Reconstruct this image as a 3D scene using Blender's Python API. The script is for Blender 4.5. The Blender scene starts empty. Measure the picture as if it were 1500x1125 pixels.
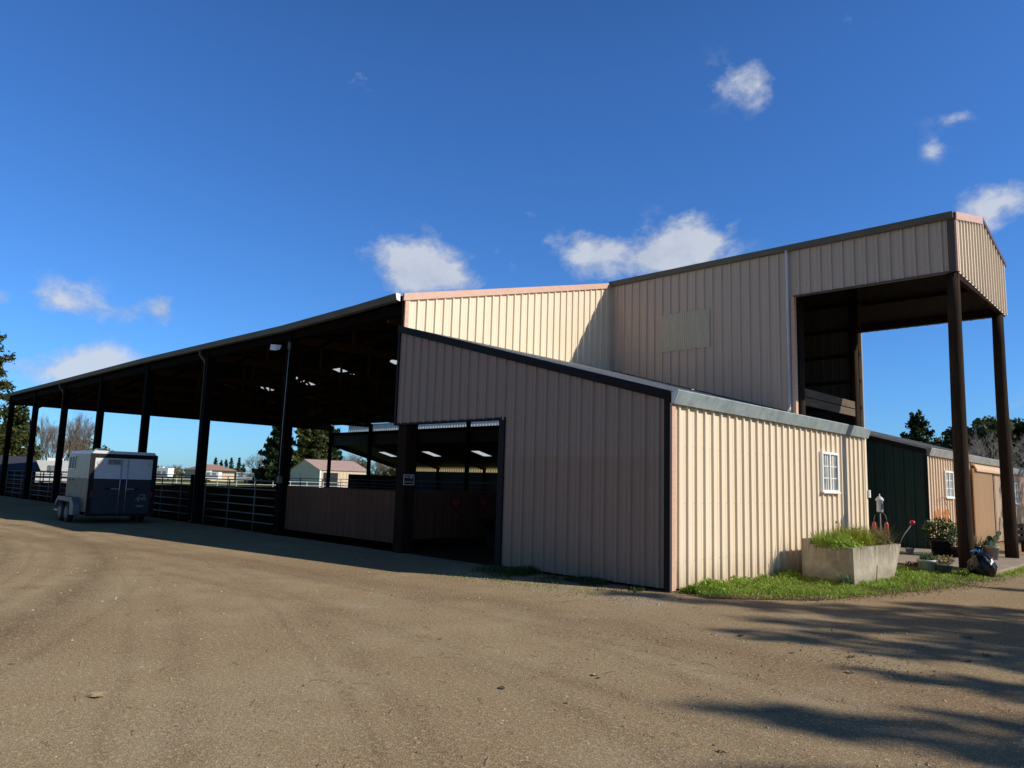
import bpy, math, random
from mathutils import Vector, Matrix
random.seed(7)
R = random.Random(11)
scene = bpy.context.scene
COL = scene.collection
PI = math.pi
rad = math.radians

# ------------------------------------------------------------------ materials
def new_mat(name):
    m = bpy.data.materials.new(name); m.use_nodes = True
    nt = m.node_tree; nt.nodes.clear()
    out = nt.nodes.new('ShaderNodeOutputMaterial')
    b = nt.nodes.new('ShaderNodeBsdfPrincipled')
    nt.links.new(b.outputs[0], out.inputs[0])
    return m, nt, b, out
def nd(nt, typ, **kw):
    n = nt.nodes.new(typ)
    for k, v in kw.items(): setattr(n, k, v)
    return n
def ramp(nt, src, stops):
    r = nd(nt, 'ShaderNodeValToRGB'); nt.links.new(src, r.inputs[0])
    e = r.color_ramp.elements
    while len(e) > 1: e.remove(e[-1])
    e[0].position = stops[0][0]; e[0].color = (*stops[0][1], 1) if len(stops[0][1]) == 3 else stops[0][1]
    for p, c in stops[1:]:
        x = e.new(p); x.color = (*c, 1) if len(c) == 3 else c
    return r.outputs[0]
def math_(nt, op, a, b=None, c=None, clamp=False):
    n = nd(nt, 'ShaderNodeMath', operation=op); n.use_clamp = clamp
    for i, v in enumerate((a, b, c)):
        if v is None: continue
        if isinstance(v, (int, float)): n.inputs[i].default_value = v
        else: nt.links.new(v, n.inputs[i])
    return n.outputs[0]
def mixc(nt, fac, a, b, mode='MIX'):
    n = nd(nt, 'ShaderNodeMix', data_type='RGBA', blend_type=mode)
    if isinstance(fac, (int, float)): n.inputs[0].default_value = fac
    else: nt.links.new(fac, n.inputs[0])
    for i, v in ((6, a), (7, b)):
        if isinstance(v, tuple): n.inputs[i].default_value = (*v, 1)
        else: nt.links.new(v, n.inputs[i])
    return n.outputs[2]
def noise(nt, vec, scale, detail=4, rough=.55, dist=0):
    n = nd(nt, 'ShaderNodeTexNoise'); n.inputs['Scale'].default_value = scale
    n.inputs['Detail'].default_value = detail; n.inputs['Roughness'].default_value = rough
    n.inputs['Distortion'].default_value = dist
    if vec is not None: nt.links.new(vec, n.inputs['Vector'])
    return n.outputs['Fac']
def gpos(nt): return nd(nt, 'ShaderNodeNewGeometry').outputs['Position']
def mapping(nt, vec, scale):
    n = nd(nt, 'ShaderNodeMapping'); n.inputs['Scale'].default_value = scale
    nt.links.new(vec, n.inputs['Vector']); return n.outputs[0]
def bump(nt, b, h, strength, dist):
    n = nd(nt, 'ShaderNodeBump'); n.inputs['Strength'].default_value = strength; n.inputs['Distance'].default_value = dist
    nt.links.new(h, n.inputs['Height']); nt.links.new(n.outputs[0], b.inputs['Normal'])

def plain(name, col, rough=.6, metal=0, var=.25, scale=6, stretch=(1, 1, 1), bmp=0, spec=.4, dirt=None):
    m, nt, b, o = new_mat(name)
    p = gpos(nt); v = mapping(nt, p, stretch)
    n = noise(nt, v, scale, 5, .6)
    lo = tuple(c * (1 - var) for c in col); hi = tuple(min(1, c * (1 + var)) for c in col)
    c = ramp(nt, n, [(.28, lo), (.72, hi)])
    if dirt:
        z0, z1, dc = dirt
        s = nd(nt, 'ShaderNodeSeparateXYZ'); nt.links.new(p, s.inputs[0])
        mr = nd(nt, 'ShaderNodeMapRange'); nt.links.new(s.outputs[2], mr.inputs[0])
        mr.inputs[1].default_value = z0; mr.inputs[2].default_value = z1; mr.inputs[3].default_value = .75; mr.inputs[4].default_value = 0
        n2 = noise(nt, p, 2.2, 5, .65)
        f = math_(nt, 'MULTIPLY', mr.outputs[0], math_(nt, 'MULTIPLY', n2, 1.6, clamp=True), clamp=True)
        c = mixc(nt, f, c, dc)
    nt.links.new(c, b.inputs['Base Color'])
    b.inputs['Roughness'].default_value = rough; b.inputs['Metallic'].default_value = metal
    b.inputs['Specular IOR Level'].default_value = spec
    if bmp: bump(nt, b, noise(nt, v, scale * 2, 5, .6), bmp, .01)
    return m

def painted_steel(name, col, streak=.07, dirtc=(.2, .12, .07), rust=.0, low=None):
    """ribbed sheet: chalky paint, vertical streaks, screw dots, dirt splashed along the foot"""
    m, nt, b, o = new_mat(name)
    p = gpos(nt)
    s = nd(nt, 'ShaderNodeSeparateXYZ'); nt.links.new(p, s.inputs[0])
    st = noise(nt, mapping(nt, p, (9, 9, .35)), 1.0, 6, .6)
    pa = noise(nt, p, .35, 4, .6)
    c = ramp(nt, st, [(.25, tuple(x * (1 - streak) for x in col)), (.75, tuple(x * (1 + streak) for x in col))])
    c = mixc(nt, math_(nt, 'MULTIPLY', pa, .22), c, tuple(x * y for x, y in zip(col, (.86, .8, .78))))
    # foot dirt
    mr = nd(nt, 'ShaderNodeMapRange'); nt.links.new(s.outputs[2], mr.inputs[0])
    mr.inputs[1].default_value = .02; mr.inputs[2].default_value = .75; mr.inputs[3].default_value = 1; mr.inputs[4].default_value = 0
    sp = noise(nt, mapping(nt, p, (6, 6, 2)), 1.2, 6, .7)
    f = math_(nt, 'MULTIPLY', math_(nt, 'POWER', mr.outputs[0], 1.6), math_(nt, 'MULTIPLY_ADD', sp, 1.6, -.35, clamp=True), clamp=True)
    c = mixc(nt, f, c, dirtc)
    # thin dirty runs
    rn = noise(nt, mapping(nt, p, (26, 26, .22)), 1.0, 3, .5)
    cell = math_(nt, 'FLOOR', math_(nt, 'MULTIPLY', math_(nt, 'ADD', s.outputs[0], s.outputs[1]), 1 / .9144))
    wn = nd(nt, 'ShaderNodeTexWhiteNoise', noise_dimensions='1D'); nt.links.new(cell, wn.inputs['W'])
    c = mixc(nt, math_(nt, 'MULTIPLY', wn.outputs[0], .16), c, tuple(x * .72 for x in col))
    rf = math_(nt, 'MULTIPLY', math_(nt, 'MULTIPLY_ADD', rn, 6, -3.6, clamp=True), .38)
    c = mixc(nt, rf, c, tuple(x * .55 for x in col))
    # screw rows
    fx = math_(nt, 'FRACT', math_(nt, 'MULTIPLY', math_(nt, 'ADD', s.outputs[0], s.outputs[1]), 1 / .3048))
    fz = math_(nt, 'FRACT', math_(nt, 'MULTIPLY', s.outputs[2], 1 / 1.02))
    ax = math_(nt, 'LESS_THAN', math_(nt, 'ABSOLUTE', math_(nt, 'SUBTRACT', fx, .5)), .04)
    az = math_(nt, 'LESS_THAN', math_(nt, 'ABSOLUTE', math_(nt, 'SUBTRACT', fz, .5)), .012)
    c = mixc(nt, math_(nt, 'MULTIPLY', math_(nt, 'MULTIPLY', ax, az), .55), c, tuple(x * .35 for x in col))
    if low:
        z, dc, fac = low
        lf = nd(nt, 'ShaderNodeMapRange'); nt.links.new(s.outputs[2], lf.inputs[0])
        lf.inputs[1].default_value = z - .03; lf.inputs[2].default_value = z + .03; lf.inputs[3].default_value = fac; lf.inputs[4].default_value = 0
        c = mixc(nt, lf.outputs[0], c, dc)
    nt.links.new(c, b.inputs['Base Color'])
    b.inputs['Roughness'].default_value = .5; b.inputs['Specular IOR Level'].default_value = .35
    bump(nt, b, noise(nt, mapping(nt, p, (3.2, 3.2, 1.1)), 1.0, 3, .5), .5, .03)
    return m

def wood(name, col, along='z', var=.45, rough=.85, scale=1.0):
    m, nt, b, o = new_mat(name)
    p = gpos(nt)
    st = {'z': (30, 30, 1.2), 'x': (1.2, 30, 30), 'y': (30, 1.2, 30)}[along]
    g = noise(nt, mapping(nt, p, tuple(q * scale for q in st)), 1.0, 6, .65)
    k = noise(nt, p, 1.3, 4, .6)
    c = ramp(nt, g, [(.25, tuple(x * (1 - var) for x in col)), (.75, tuple(x * (1 + var) for x in col))])
    c = mixc(nt, math_(nt, 'MULTIPLY_ADD', k, 1.4, -.35, clamp=True), c, tuple(x * .6 for x in col))
    nt.links.new(c, b.inputs['Base Color']); b.inputs['Roughness'].default_value = rough
    b.inputs['Specular IOR Level'].default_value = .04
    bump(nt, b, g, .4, .01)
    return m

def foliage(name, cols, trans=.25):
    m, nt, b, o = new_mat(name)
    g = nd(nt, 'ShaderNodeNewGeometry')
    n = noise(nt, g.outputs['Position'], .9, 3, .5)
    f = math_(nt, 'ADD', math_(nt, 'MULTIPLY', g.outputs['Random Per Island'], .6), math_(nt, 'MULTIPLY_ADD', n, 1.0, -.3), clamp=True)
    k = len(cols) - 1
    c = ramp(nt, f, [(i / k, q) for i, q in enumerate(cols)])
    nt.links.new(c, b.inputs['Base Color']); b.inputs['Roughness'].default_value = .6
    b.inputs['Specular IOR Level'].default_value = .3
    t = nd(nt, 'ShaderNodeBsdfTranslucent'); nt.links.new(mixc(nt, 1, c, (1.2, 1.25, .6), 'MULTIPLY'), t.inputs[0])
    x = nd(nt, 'ShaderNodeMixShader'); x.inputs[0].default_value = trans
    nt.links.new(b.outputs[0], x.inputs[1]); nt.links.new(t.outputs[0], x.inputs[2]); nt.links.new(x.outputs[0], o.inputs[0])
    return m

def translucent(name, col, rough=.5, mixv=.6):
    m, nt, b, o = new_mat(name)
    n = noise(nt, mapping(nt, gpos(nt), (12, 12, 2)), 1, 4, .6)
    c = ramp(nt, n, [(.25, tuple(x * .8 for x in col)), (.75, col)])
    nt.links.new(c, b.inputs['Base Color']); b.inputs['Roughness'].default_value = rough
    t = nd(nt, 'ShaderNodeBsdfTranslucent'); nt.links.new(c, t.inputs[0])
    x = nd(nt, 'ShaderNodeMixShader'); x.inputs[0].default_value = mixv
    nt.links.new(b.outputs[0], x.inputs[1]); nt.links.new(t.outputs[0], x.inputs[2]); nt.links.new(x.outputs[0], o.inputs[0])
    return m

TAN = (.80, .662, .48)
M = {}
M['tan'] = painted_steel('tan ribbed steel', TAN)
M['tan_shade'] = painted_steel('tan ribbed steel with browner foot', (.34, .255, .215), low=(2.35, (.30, .20, .15), .6))  # shaded copy of the tan: base colour darkened to deepen the end wall's shade
M['tan_barn'] = painted_steel('tan ribbed steel of the barn darkened for shade', (.55, .435, .355))  # same tan with shade put into the colour, for the barn's shaded sides
M['tan_back'] = painted_steel('tan steel of the back shed', (.74, .56, .39), dirtc=(.5, .22, .08))
M['pink_door'] = painted_steel('tan steel sliding door', (.62, .415, .235))
M['peach'] = plain('peach trim', (.60, .37, .26), .5, var=.12, scale=3, stretch=(1, 1, 6))
M['dark_trim'] = plain('dark brown trim', (.014, .012, .014), .6, var=.2, spec=.15)
M['brown_trim'] = plain('brown trim', (.10, .06, .05), .5, var=.2)
M['galv'] = plain('galvanised gutter', (.27, .315, .31), .6, .1, .25, 4, (1, 1, 1))
M['galv_old'] = plain('dull galvanised gutter', (.30, .295, .27), .6, .1, .3, 5)
M['gutter_dark'] = plain('weathered dark gutter', (.105, .10, .085), .6, 0, .18, 2.0, (.6, 3, 3))
M['cap_white'] = plain('white gutter end cap', (.8, .8, .78), .4, var=.05)
M['roof'] = plain('grey roof sheet', (.42, .42, .40), .5, .2, .15, 2)
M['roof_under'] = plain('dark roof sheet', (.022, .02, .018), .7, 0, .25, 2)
M['post_dark'] = wood('dark creosoted timber', (.009, .0065, .006))
M['post_brown'] = wood('brown timber post', (.03, .017, .013))
M['pole'] = wood('round creosoted pole', (.042, .028, .02), var=.7)
M['truss'] = wood('old brown truss timber', (.075, .044, .028), 'y')
M['purlin'] = wood('dark purlin timber', (.016, .011, .009), 'x')
M['girt'] = wood('dark girt timber', (.02, .016, .013), 'x')
M['plank'] = wood('weathered grey plank', (.16, .125, .09), 'y')
M['green_door'] = plain('dark green steel', (.007, .042, .036), .55, var=.2, stretch=(6, 6, .4), scale=1)
M['white_paint'] = plain('white vinyl', (.80, .79, .76), .35, var=.05)
M['white_metal'] = plain('white enamel downspout', (.55, .58, .62), .4, var=.1)
M['pipe'] = plain('galvanised pipe', (.17, .16, .15), .6, .2, .2)
M['pipe_dark'] = plain('rusty dark pipe', (.045, .035, .03), .6, .2, .3)
M['concrete'] = plain('old stained concrete', (.42, .36, .275), .9, 0, .2, 5, (1, 1, .5), .5, .2, dirt=(.55, .75, (.16, .14, .10)))
def drip_concrete():
    m, nt, b, o = new_mat('old water stained concrete'); p = gpos(nt)
    s = nd(nt, 'ShaderNodeSeparateXYZ'); nt.links.new(p, s.inputs[0])
    n = noise(nt, p, 4, 6, .65); st = noise(nt, mapping(nt, p, (16, 16, .8)), 1, 5, .65)
    c = ramp(nt, n, [(.3, (.30, .255, .185)), (.7, (.50, .44, .34))])
    top = nd(nt, 'ShaderNodeMapRange'); nt.links.new(s.outputs[2], top.inputs[0]); top.inputs[1].default_value = .25; top.inputs[2].default_value = .74; top.inputs[3].default_value = -.12; top.inputs[4].default_value = .95
    f = math_(nt, 'MULTIPLY', math_(nt, 'MULTIPLY_ADD', st, 3.2, -1.15, clamp=True), top.outputs[0], clamp=True)
    c = mixc(nt, f, c, (.10, .085, .055))
    ft = nd(nt, 'ShaderNodeMapRange'); nt.links.new(s.outputs[2], ft.inputs[0]); ft.inputs[1].default_value = .0; ft.inputs[2].default_value = .22; ft.inputs[3].default_value = .8; ft.inputs[4].default_value = 0
    c = mixc(nt, math_(nt, 'MULTIPLY', ft.outputs[0], n), c, (.15, .14, .07))
    nt.links.new(c, b.inputs['Base Color']); b.inputs['Roughness'].default_value = .95; b.inputs['Specular IOR Level'].default_value = .15
    bump(nt, b, math_(nt, 'ADD', noise(nt, p, 45, 4, .7), n), .7, .015); return m
M['concrete'] = drip_concrete()
M['slab'] = plain('dusty concrete slab', (.30, .235, .17), .9, 0, .2, 3, bmp=.3)
M['skylight'] = translucent('milky fibreglass', (.9, .9, .86))
M['fibre_green'] = translucent('greenish fibreglass sheet', (.62, .55, .41), mixv=.08)
M['fibre_yellow'] = translucent('yellowed fibreglass', (.85, .62, .25), mixv=.7)
M['black_plastic'] = plain('black plastic', (.012, .012, .014), .4, var=.2)
M['rubber'] = plain('tyre rubber', (.018, .017, .016), .8, var=.3)
M['soil'] = plain('dark soil', (.05, .035, .025), .95, var=.4, scale=30)

def board_mat(name, col):
    m, nt, b, o = new_mat(name)
    p = gpos(nt); s = nd(nt, 'ShaderNodeSeparateXYZ'); nt.links.new(p, s.inputs[0])
    g = noise(nt, mapping(nt, p, (25, 25, 1)), 1, 5, .6)
    c = ramp(nt, g, [(.25, tuple(x * .6 for x in col)), (.75, tuple(x * 1.4 for x in col))])
    u = math_(nt, 'ADD', s.outputs[0], s.outputs[1])
    cell = math_(nt, 'FLOOR', math_(nt, 'MULTIPLY', u, 1 / 1.22))
    wn = nd(nt, 'ShaderNodeTexWhiteNoise', noise_dimensions='1D'); nt.links.new(cell, wn.inputs['W'])
    c = mixc(nt, math_(nt, 'MULTIPLY', wn.outputs[0], .5), c, tuple(x * .5 for x in col))
    gr = math_(nt, 'LESS_THAN', math_(nt, 'FRACT', math_(nt, 'MULTIPLY', u, 1 / .305)), .06)
    c = mixc(nt, math_(nt, 'MULTIPLY', gr, .7), c, tuple(x * .3 for x in col))
    nt.links.new(c, b.inputs['Base Color']); b.inputs['Roughness'].default_value = .85
    b.inputs['Specular IOR Level'].default_value = .15
    return m
M['board'] = board_mat('grooved brown siding board', (.15, .07, .045))

def glass_mat():
    m, nt, b, o = new_mat('window glass with pale curtain behind')
    p = gpos(nt); n = noise(nt, mapping(nt, p, (1, 22, 1.5)), 1, 4, .6)
    n2 = noise(nt, p, 2.5, 3, .5)
    c = ramp(nt, math_(nt, 'ADD', math_(nt, 'MULTIPLY', n, .5), math_(nt, 'MULTIPLY', n2, .5)), [(.35, (.05, .075, .08)), (.5, (.22, .27, .28)), (.68, (.42, .46, .46))])
    nt.links.new(c, b.inputs['Base Color']); b.inputs['Roughness'].default_value = .08
    b.inputs['Specular IOR Level'].default_value = .8
    return m
M['glass'] = glass_mat()

# ground
def ground_mat():
    m, nt, b, o = new_mat('packed dirt and gravel yard')
    p = gpos(nt); s = nd(nt, 'ShaderNodeSeparateXYZ'); nt.links.new(p, s.inputs[0])
    x, y = s.outputs[0], s.outputs[1]
    big = noise(nt, p, .22, 5, .6, .4)
    mid = noise(nt, p, 1.1, 6, .65, .3)
    fine = noise(nt, p, 24, 4, .7)
    grit = noise(nt, p, 85, 2, .6)
    c = ramp(nt, big, [(.3, (.25, .175, .10)), (.5, (.335, .258, .158)), (.7, (.40, .325, .21))])
    c = mixc(nt, math_(nt, 'MULTIPLY_ADD', mid, 2.2, -.75, clamp=True), c, (.26, .172, .098))
    # browner packed dirt on the right and towards the arena, greyer gravel in the near middle
    bx = math_(nt, 'MULTIPLY_ADD', x, .16, math_(nt, 'MULTIPLY_ADD', big, 2.6, -1.35), clamp=True)
    c = mixc(nt, math_(nt, 'MULTIPLY', bx, .75), c, (.255, .185, .112))
    by = math_(nt, 'MULTIPLY_ADD', y, .16, math_(nt, 'MULTIPLY_ADD', mid, 1.6, .15), clamp=True)
    c = mixc(nt, math_(nt, 'MULTIPLY', by, .55), c, (.235, .165, .10))
    gv = math_(nt, 'MULTIPLY_ADD', noise(nt, p, .55, 4, .7, .6), 5, -2.6, clamp=True)
    c = mixc(nt, math_(nt, 'MULTIPLY', gv, .4), c, (.40, .345, .25))
    # reddish damp soil band running from the arena past the shed corner
    d = math_(nt, 'ADD', y, math_(nt, 'MULTIPLY_ADD', math_(nt, 'MULTIPLY', x, x), .012, 3.35))
    d = math_(nt, 'ADD', d, math_(nt, 'MULTIPLY_ADD', noise(nt, p, .6, 4, .6), 2.4, -1.2))
    red = math_(nt, 'SUBTRACT', 1, math_(nt, 'DIVIDE', math_(nt, 'ABSOLUTE', d), .75), clamp=True)
    c = mixc(nt, math_(nt, 'MULTIPLY', red, .6), c, (.165, .095, .055))
    # tyre tracks: arcs around a far centre
    def arc(cx, cy, r0, w, k):
        dx = math_(nt, 'SUBTRACT', x, cx); dy = math_(nt, 'SUBTRACT', y, cy)
        r = math_(nt, 'SQRT', math_(nt, 'ADD', math_(nt, 'MULTIPLY', dx, dx), math_(nt, 'MULTIPLY', dy, dy)))
        r = math_(nt, 'ADD', r, math_(nt, 'MULTIPLY_ADD', noise(nt, p, .8, 3, .6), .3, -.15))
        t = math_(nt, 'SUBTRACT', 1, math_(nt, 'DIVIDE', math_(nt, 'ABSOLUTE', math_(nt, 'SUBTRACT', r, r0)), w), clamp=True)
        return math_(nt, 'MULTIPLY', t, k)
    tr = None
    for a in ((-17, -32, 26.9, .5, 1.3), (-17, -32, 26.15, .2, .8), (-17, -32, 25.2, .42, 1.1), (-17, -32, 24.4, .2, .8), (-17, -32, 23.3, .3, .7), (-20, -60, 57.0, .22, .45), (-20, -60, 55.4, .22, .45),
              (-6, -40, 36.3, .25, .6), (-6, -40, 34.7, .25, .6), (-17, -32, 27.6, .12, .6), (-17, -32, 25.7, .1, .7), (-20, -60, 56.6, .1, .6), (-20, -60, 54.9, .1, .5), (-2, -60, 55.9, .2, .7), (-2, -60, 54.3, .2, .7)):
        t = arc(*a); tr = t if tr is None else math_(nt, 'MAXIMUM', tr, t)
    tr = math_(nt, 'MULTIPLY', tr, math_(nt, 'MULTIPLY_ADD', mid, 1.5, -.1, clamp=True))
    c = mixc(nt, math_(nt, 'MULTIPLY', tr, math_(nt, 'MULTIPLY_ADD', noise(nt, p, 9, 4, .7), 1.6, -.05, clamp=True), clamp=True), c, (.125, .08, .048))
    # pale gravel scatter by the foot of the shed
    gx = math_(nt, 'SUBTRACT', 1, math_(nt, 'DIVIDE', math_(nt, 'ABSOLUTE', math_(nt, 'ADD', y, 1.35)), .75), clamp=True)
    gm = math_(nt, 'MULTIPLY', gx, math_(nt, 'MULTIPLY', math_(nt, 'LESS_THAN', x, .6), math_(nt, 'GREATER_THAN', x, -4.5)))
    c = mixc(nt, math_(nt, 'MULTIPLY', gm, math_(nt, 'MULTIPLY_ADD', mid, 1.8, -.4, clamp=True)), c, (.36, .31, .24))
    # grit: light and dark stones
    c = mixc(nt, math_(nt, 'MULTIPLY_ADD', fine, 4.2, -2.2, clamp=True), c, (.58, .48, .35))
    c = mixc(nt, math_(nt, 'MULTIPLY', math_(nt, 'MULTIPLY_ADD', fine, -5, 2.15, clamp=True), .8), c, (.085, .058, .038))
    c = mixc(nt, math_(nt, 'MULTIPLY', math_(nt, 'MULTIPLY_ADD', grit, 7, -3.75, clamp=True), .8), c, (.62, .53, .40))
    c = mixc(nt, math_(nt, 'MULTIPLY', math_(nt, 'MULTIPLY_ADD', grit, -7, 3.05, clamp=True), .75), c, (.10, .068, .042))
    vo = nd(nt, 'ShaderNodeTexVoronoi'); vo.inputs['Scale'].default_value = 55; nt.links.new(p, vo.inputs['Vector'])
    hs = math_(nt, 'MULTIPLY', math_(nt, 'LESS_THAN', vo.outputs['Distance'], .2), .5)
    c = mixc(nt, hs, c, vo.outputs['Color'], 'SOFT_LIGHT')
    c = mixc(nt, 1, c, (.98, .955, .885), 'MULTIPLY')
    nt.links.new(c, b.inputs['Base Color']); b.inputs['Roughness'].default_value = 1
    b.inputs['Specular IOR Level'].default_value = 0
    h = math_(nt, 'ADD', math_(nt, 'MULTIPLY', fine, .5), math_(nt, 'ADD', math_(nt, 'MULTIPLY', grit, .25), math_(nt, 'MULTIPLY', mid, .8)))
    bump(nt, b, h, .6, .022)
    return m
M['ground'] = ground_mat()
def field(name, a, bc, cc, sc):
    m, nt, b, o = new_mat(name)
    p = gpos(nt); n = noise(nt, p, sc, 6, .65); n2 = noise(nt, p, sc * 12, 3, .6)
    c = ramp(nt, n, [(.3, a), (.5, bc), (.7, cc)])
    c = mixc(nt, math_(nt, 'MULTIPLY', n2, .5), c, tuple(q * .5 for q in a))
    nt.links.new(c, b.inputs['Base Color']); b.inputs['Roughness'].default_value = 1; b.inputs['Specular IOR Level'].default_value = 0
    bump(nt, b, n2, .6, .08); return m
M['pasture'] = field('winter pasture', (.10, .13, .045), (.16, .20, .06), (.24, .22, .11), .08)
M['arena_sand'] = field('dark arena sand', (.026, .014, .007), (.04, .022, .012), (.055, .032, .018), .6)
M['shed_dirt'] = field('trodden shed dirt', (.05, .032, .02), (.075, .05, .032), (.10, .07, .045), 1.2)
M['mud'] = field('turf soil', (.07, .06, .03), (.12, .09, .05), (.15, .12, .07), 2.0)

# ------------------------------------------------------------------ mesh builder
class MB:
    def __init__(s): s.v = []; s.f = []; s.sm = []
    def add(s, vs, fs, smooth=False):
        o = len(s.v); s.v += [tuple(q) for q in vs]; s.f += [tuple(i + o for i in f) for f in fs]; s.sm += [smooth] * len(fs)
    def box(s, x0, x1, y0, y1, z0, z1):
        s.add([(x0, y0, z0), (x1, y0, z0), (x1, y1, z0), (x0, y1, z0), (x0, y0, z1), (x1, y0, z1), (x1, y1, z1), (x0, y1, z1)],
              [(0, 3, 2, 1), (4, 5, 6, 7), (0, 1, 5, 4), (1, 2, 6, 5), (2, 3, 7, 6), (3, 0, 4, 7)]); return s
    def hexa(s, b4, t4):
        s.add(list(b4) + list(t4), [(0, 3, 2, 1), (4, 5, 6, 7), (0, 1, 5, 4), (1, 2, 6, 5), (2, 3, 7, 6), (3, 0, 4, 7)]); return s
    def beam(s, a, b, w, h, up=(0, 0, 1)):
        a = Vector(a); b = Vector(b); d = (b - a).normalized(); u = Vector(up)
        sd = d.cross(u)
        if sd.length < 1e-4: sd = d.cross(Vector((1, 0, 0)))
        sd.normalize(); u = sd.cross(d)
        q = [a + sd * i * w / 2 + u * j * h / 2 for i, j in ((-1, -1), (1, -1), (1, 1), (-1, 1))]
        r = [p + (b - a) for p in q]
        s.hexa(q, r); return s
    def tube(s, pts, rs, n=8, cap=True, smooth=True):
        pts = [Vector(p) for p in pts]
        if isinstance(rs, (int, float)): rs = [rs] * len(pts)
        vs = []; fs = []
        for i, p in enumerate(pts):
            d = (pts[min(i + 1, len(pts) - 1)] - pts[max(i - 1, 0)])
            if d.length < 1e-9: d = Vector((0, 0, 1))
            d.normalize()
            a = Vector((0, 0, 1)) if abs(d.z) < .9 else Vector((1, 0, 0))
            e1 = d.cross(a).normalized(); e2 = d.cross(e1)
            for k in range(n):
                t = 2 * PI * k / n; vs.append(p + (e1 * math.cos(t) + e2 * math.sin(t)) * rs[i])
        for i in range(len(pts) - 1):
            for k in range(n):
                k2 = (k + 1) % n; fs.append((i * n + k, i * n + k2, (i + 1) * n + k2, (i + 1) * n + k))
        o = len(s.v); s.add(vs, fs, smooth)
        if cap:
            s.f += [tuple(o + k for k in range(n))[::-1], tuple(o + (len(pts) - 1) * n + k for k in range(n))]; s.sm += [False, False]
        return s
    def lathe(s, c, prof, n=20, smooth=True):
        vs = []; fs = []
        for r, z in prof:
            for k in range(n):
                t = 2 * PI * k / n; vs.append((c[0] + r * math.cos(t), c[1] + r * math.sin(t), c[2] + z))
        for i in range(len(prof) - 1):
            for k in range(n):
                k2 = (k + 1) % n; fs.append((i * n + k, i * n + k2, (i + 1) * n + k2, (i + 1) * n + k))
        s.add(vs, fs, smooth); return s
    def quad(s, a, b, c, d): s.add([a, b, c, d], [(0, 1, 2, 3)]); return s
    def poly(s, pts): s.add(pts, [tuple(range(len(pts)))]); return s
    def prism(s, pts, off):
        n = len(pts); off = Vector(off); top = [Vector(p) + off for p in pts]
        s.add(list(pts) + top, [tuple(range(n))[::-1], tuple(range(n, 2 * n))] + [(i, (i + 1) % n, n + (i + 1) % n, n + i) for i in range(n)]); return s
    def ribbed(s, O, U, V, N, u0, u1, v0, v1, off, sp=.3048, h=.044, hw=.044, tw=.024, minor=True):
        O, U, V, N = map(Vector, (O, U, V, N))
        fv0 = v0 if callable(v0) else (lambda u: v0); fv1 = v1 if callable(v1) else (lambda u: v1)
        bp = [(u0, 0.), (u1, 0.)]
        k0 = math.floor((u0 - off) / sp) - 1; k1 = math.ceil((u1 - off) / sp) + 1
        for k in range(k0, k1 + 1):
            c = off + k * sp
            bp += [(c - hw, 0), (c - tw, h), (c + tw, h), (c + hw, 0)]
            if minor:
                for q in (1 / 3, 2 / 3):
                    m = c + sp * q; bp += [(m - .014, 0), (m - .008, .005), (m + .008, .005), (m + .014, 0)]
        bp = sorted((u, z) for u, z in bp if u0 - 1e-6 <= u <= u1 + 1e-6)
        vs = []
        for u, z in bp:
            vs.append(O + U * u + V * fv0(u) + N * z); vs.append(O + U * u + V * fv1(u) + N * z)
        fs = []
        for i in range(len(bp) - 1):
            if bp[i + 1][0] - bp[i][0] < 1e-6: continue
            fs.append((2 * i, 2 * i + 2, 2 * i + 3, 2 * i + 1))
        s.add(vs, fs); return s
    def build(s, name, mat, parent=None):
        me = bpy.data.meshes.new(name); me.from_pydata(s.v, [], s.f); me.update()
        if any(s.sm): me.polygons.foreach_set('use_smooth', s.sm)
        me.materials.append(M[mat] if isinstance(mat, str) else mat)
        o = bpy.data.objects.new(name, me); COL.objects.link(o)
        if parent is not None:
            o.parent = parent
            if parent.type == 'EMPTY': o.location = -parent.location
        return o

def tag(o, label=None, cat=None, group=None, kind=None):
    if label: o['label'] = label
    if cat: o['category'] = cat
    if group: o['group'] = group
    if kind: o['kind'] = kind
    return o
def thing(name, label, cat, loc, group=None):
    o = bpy.data.objects.new(name, None); COL.objects.link(o); o.location = loc; o.empty_display_size = .2
    return tag(o, label, cat, group)
def copy_tree(o, loc=None, label=None, parent=None):
    c = o.copy(); COL.objects.link(c)
    if parent is not None: c.parent = parent
    if loc is not None: c.location = loc
    if label: c['label'] = label
    for ch in list(o.children): copy_tree(ch, parent=c)
    return c
def text_mesh(mb, txt, size, O, U, V, N, depth=.0015, align='CENTER'):
    cu = bpy.data.curves.new('lettering', 'FONT'); cu.body = txt; cu.size = size; cu.align_x = align; cu.align_y = 'CENTER'; cu.resolution_u = 2
    ob = bpy.data.objects.new('lettering', cu); COL.objects.link(ob)
    dg = bpy.context.evaluated_depsgraph_get(); me = bpy.data.meshes.new_from_object(ob.evaluated_get(dg))
    O, U, V, N = map(Vector, (O, U, V, N))
    mb.add([O + U * v.co.x + V * v.co.y + N * depth for v in me.vertices], [tuple(p.vertices) for p in me.polygons])
    bpy.data.objects.remove(ob); bpy.data.curves.remove(cu); bpy.data.meshes.remove(me)

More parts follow.
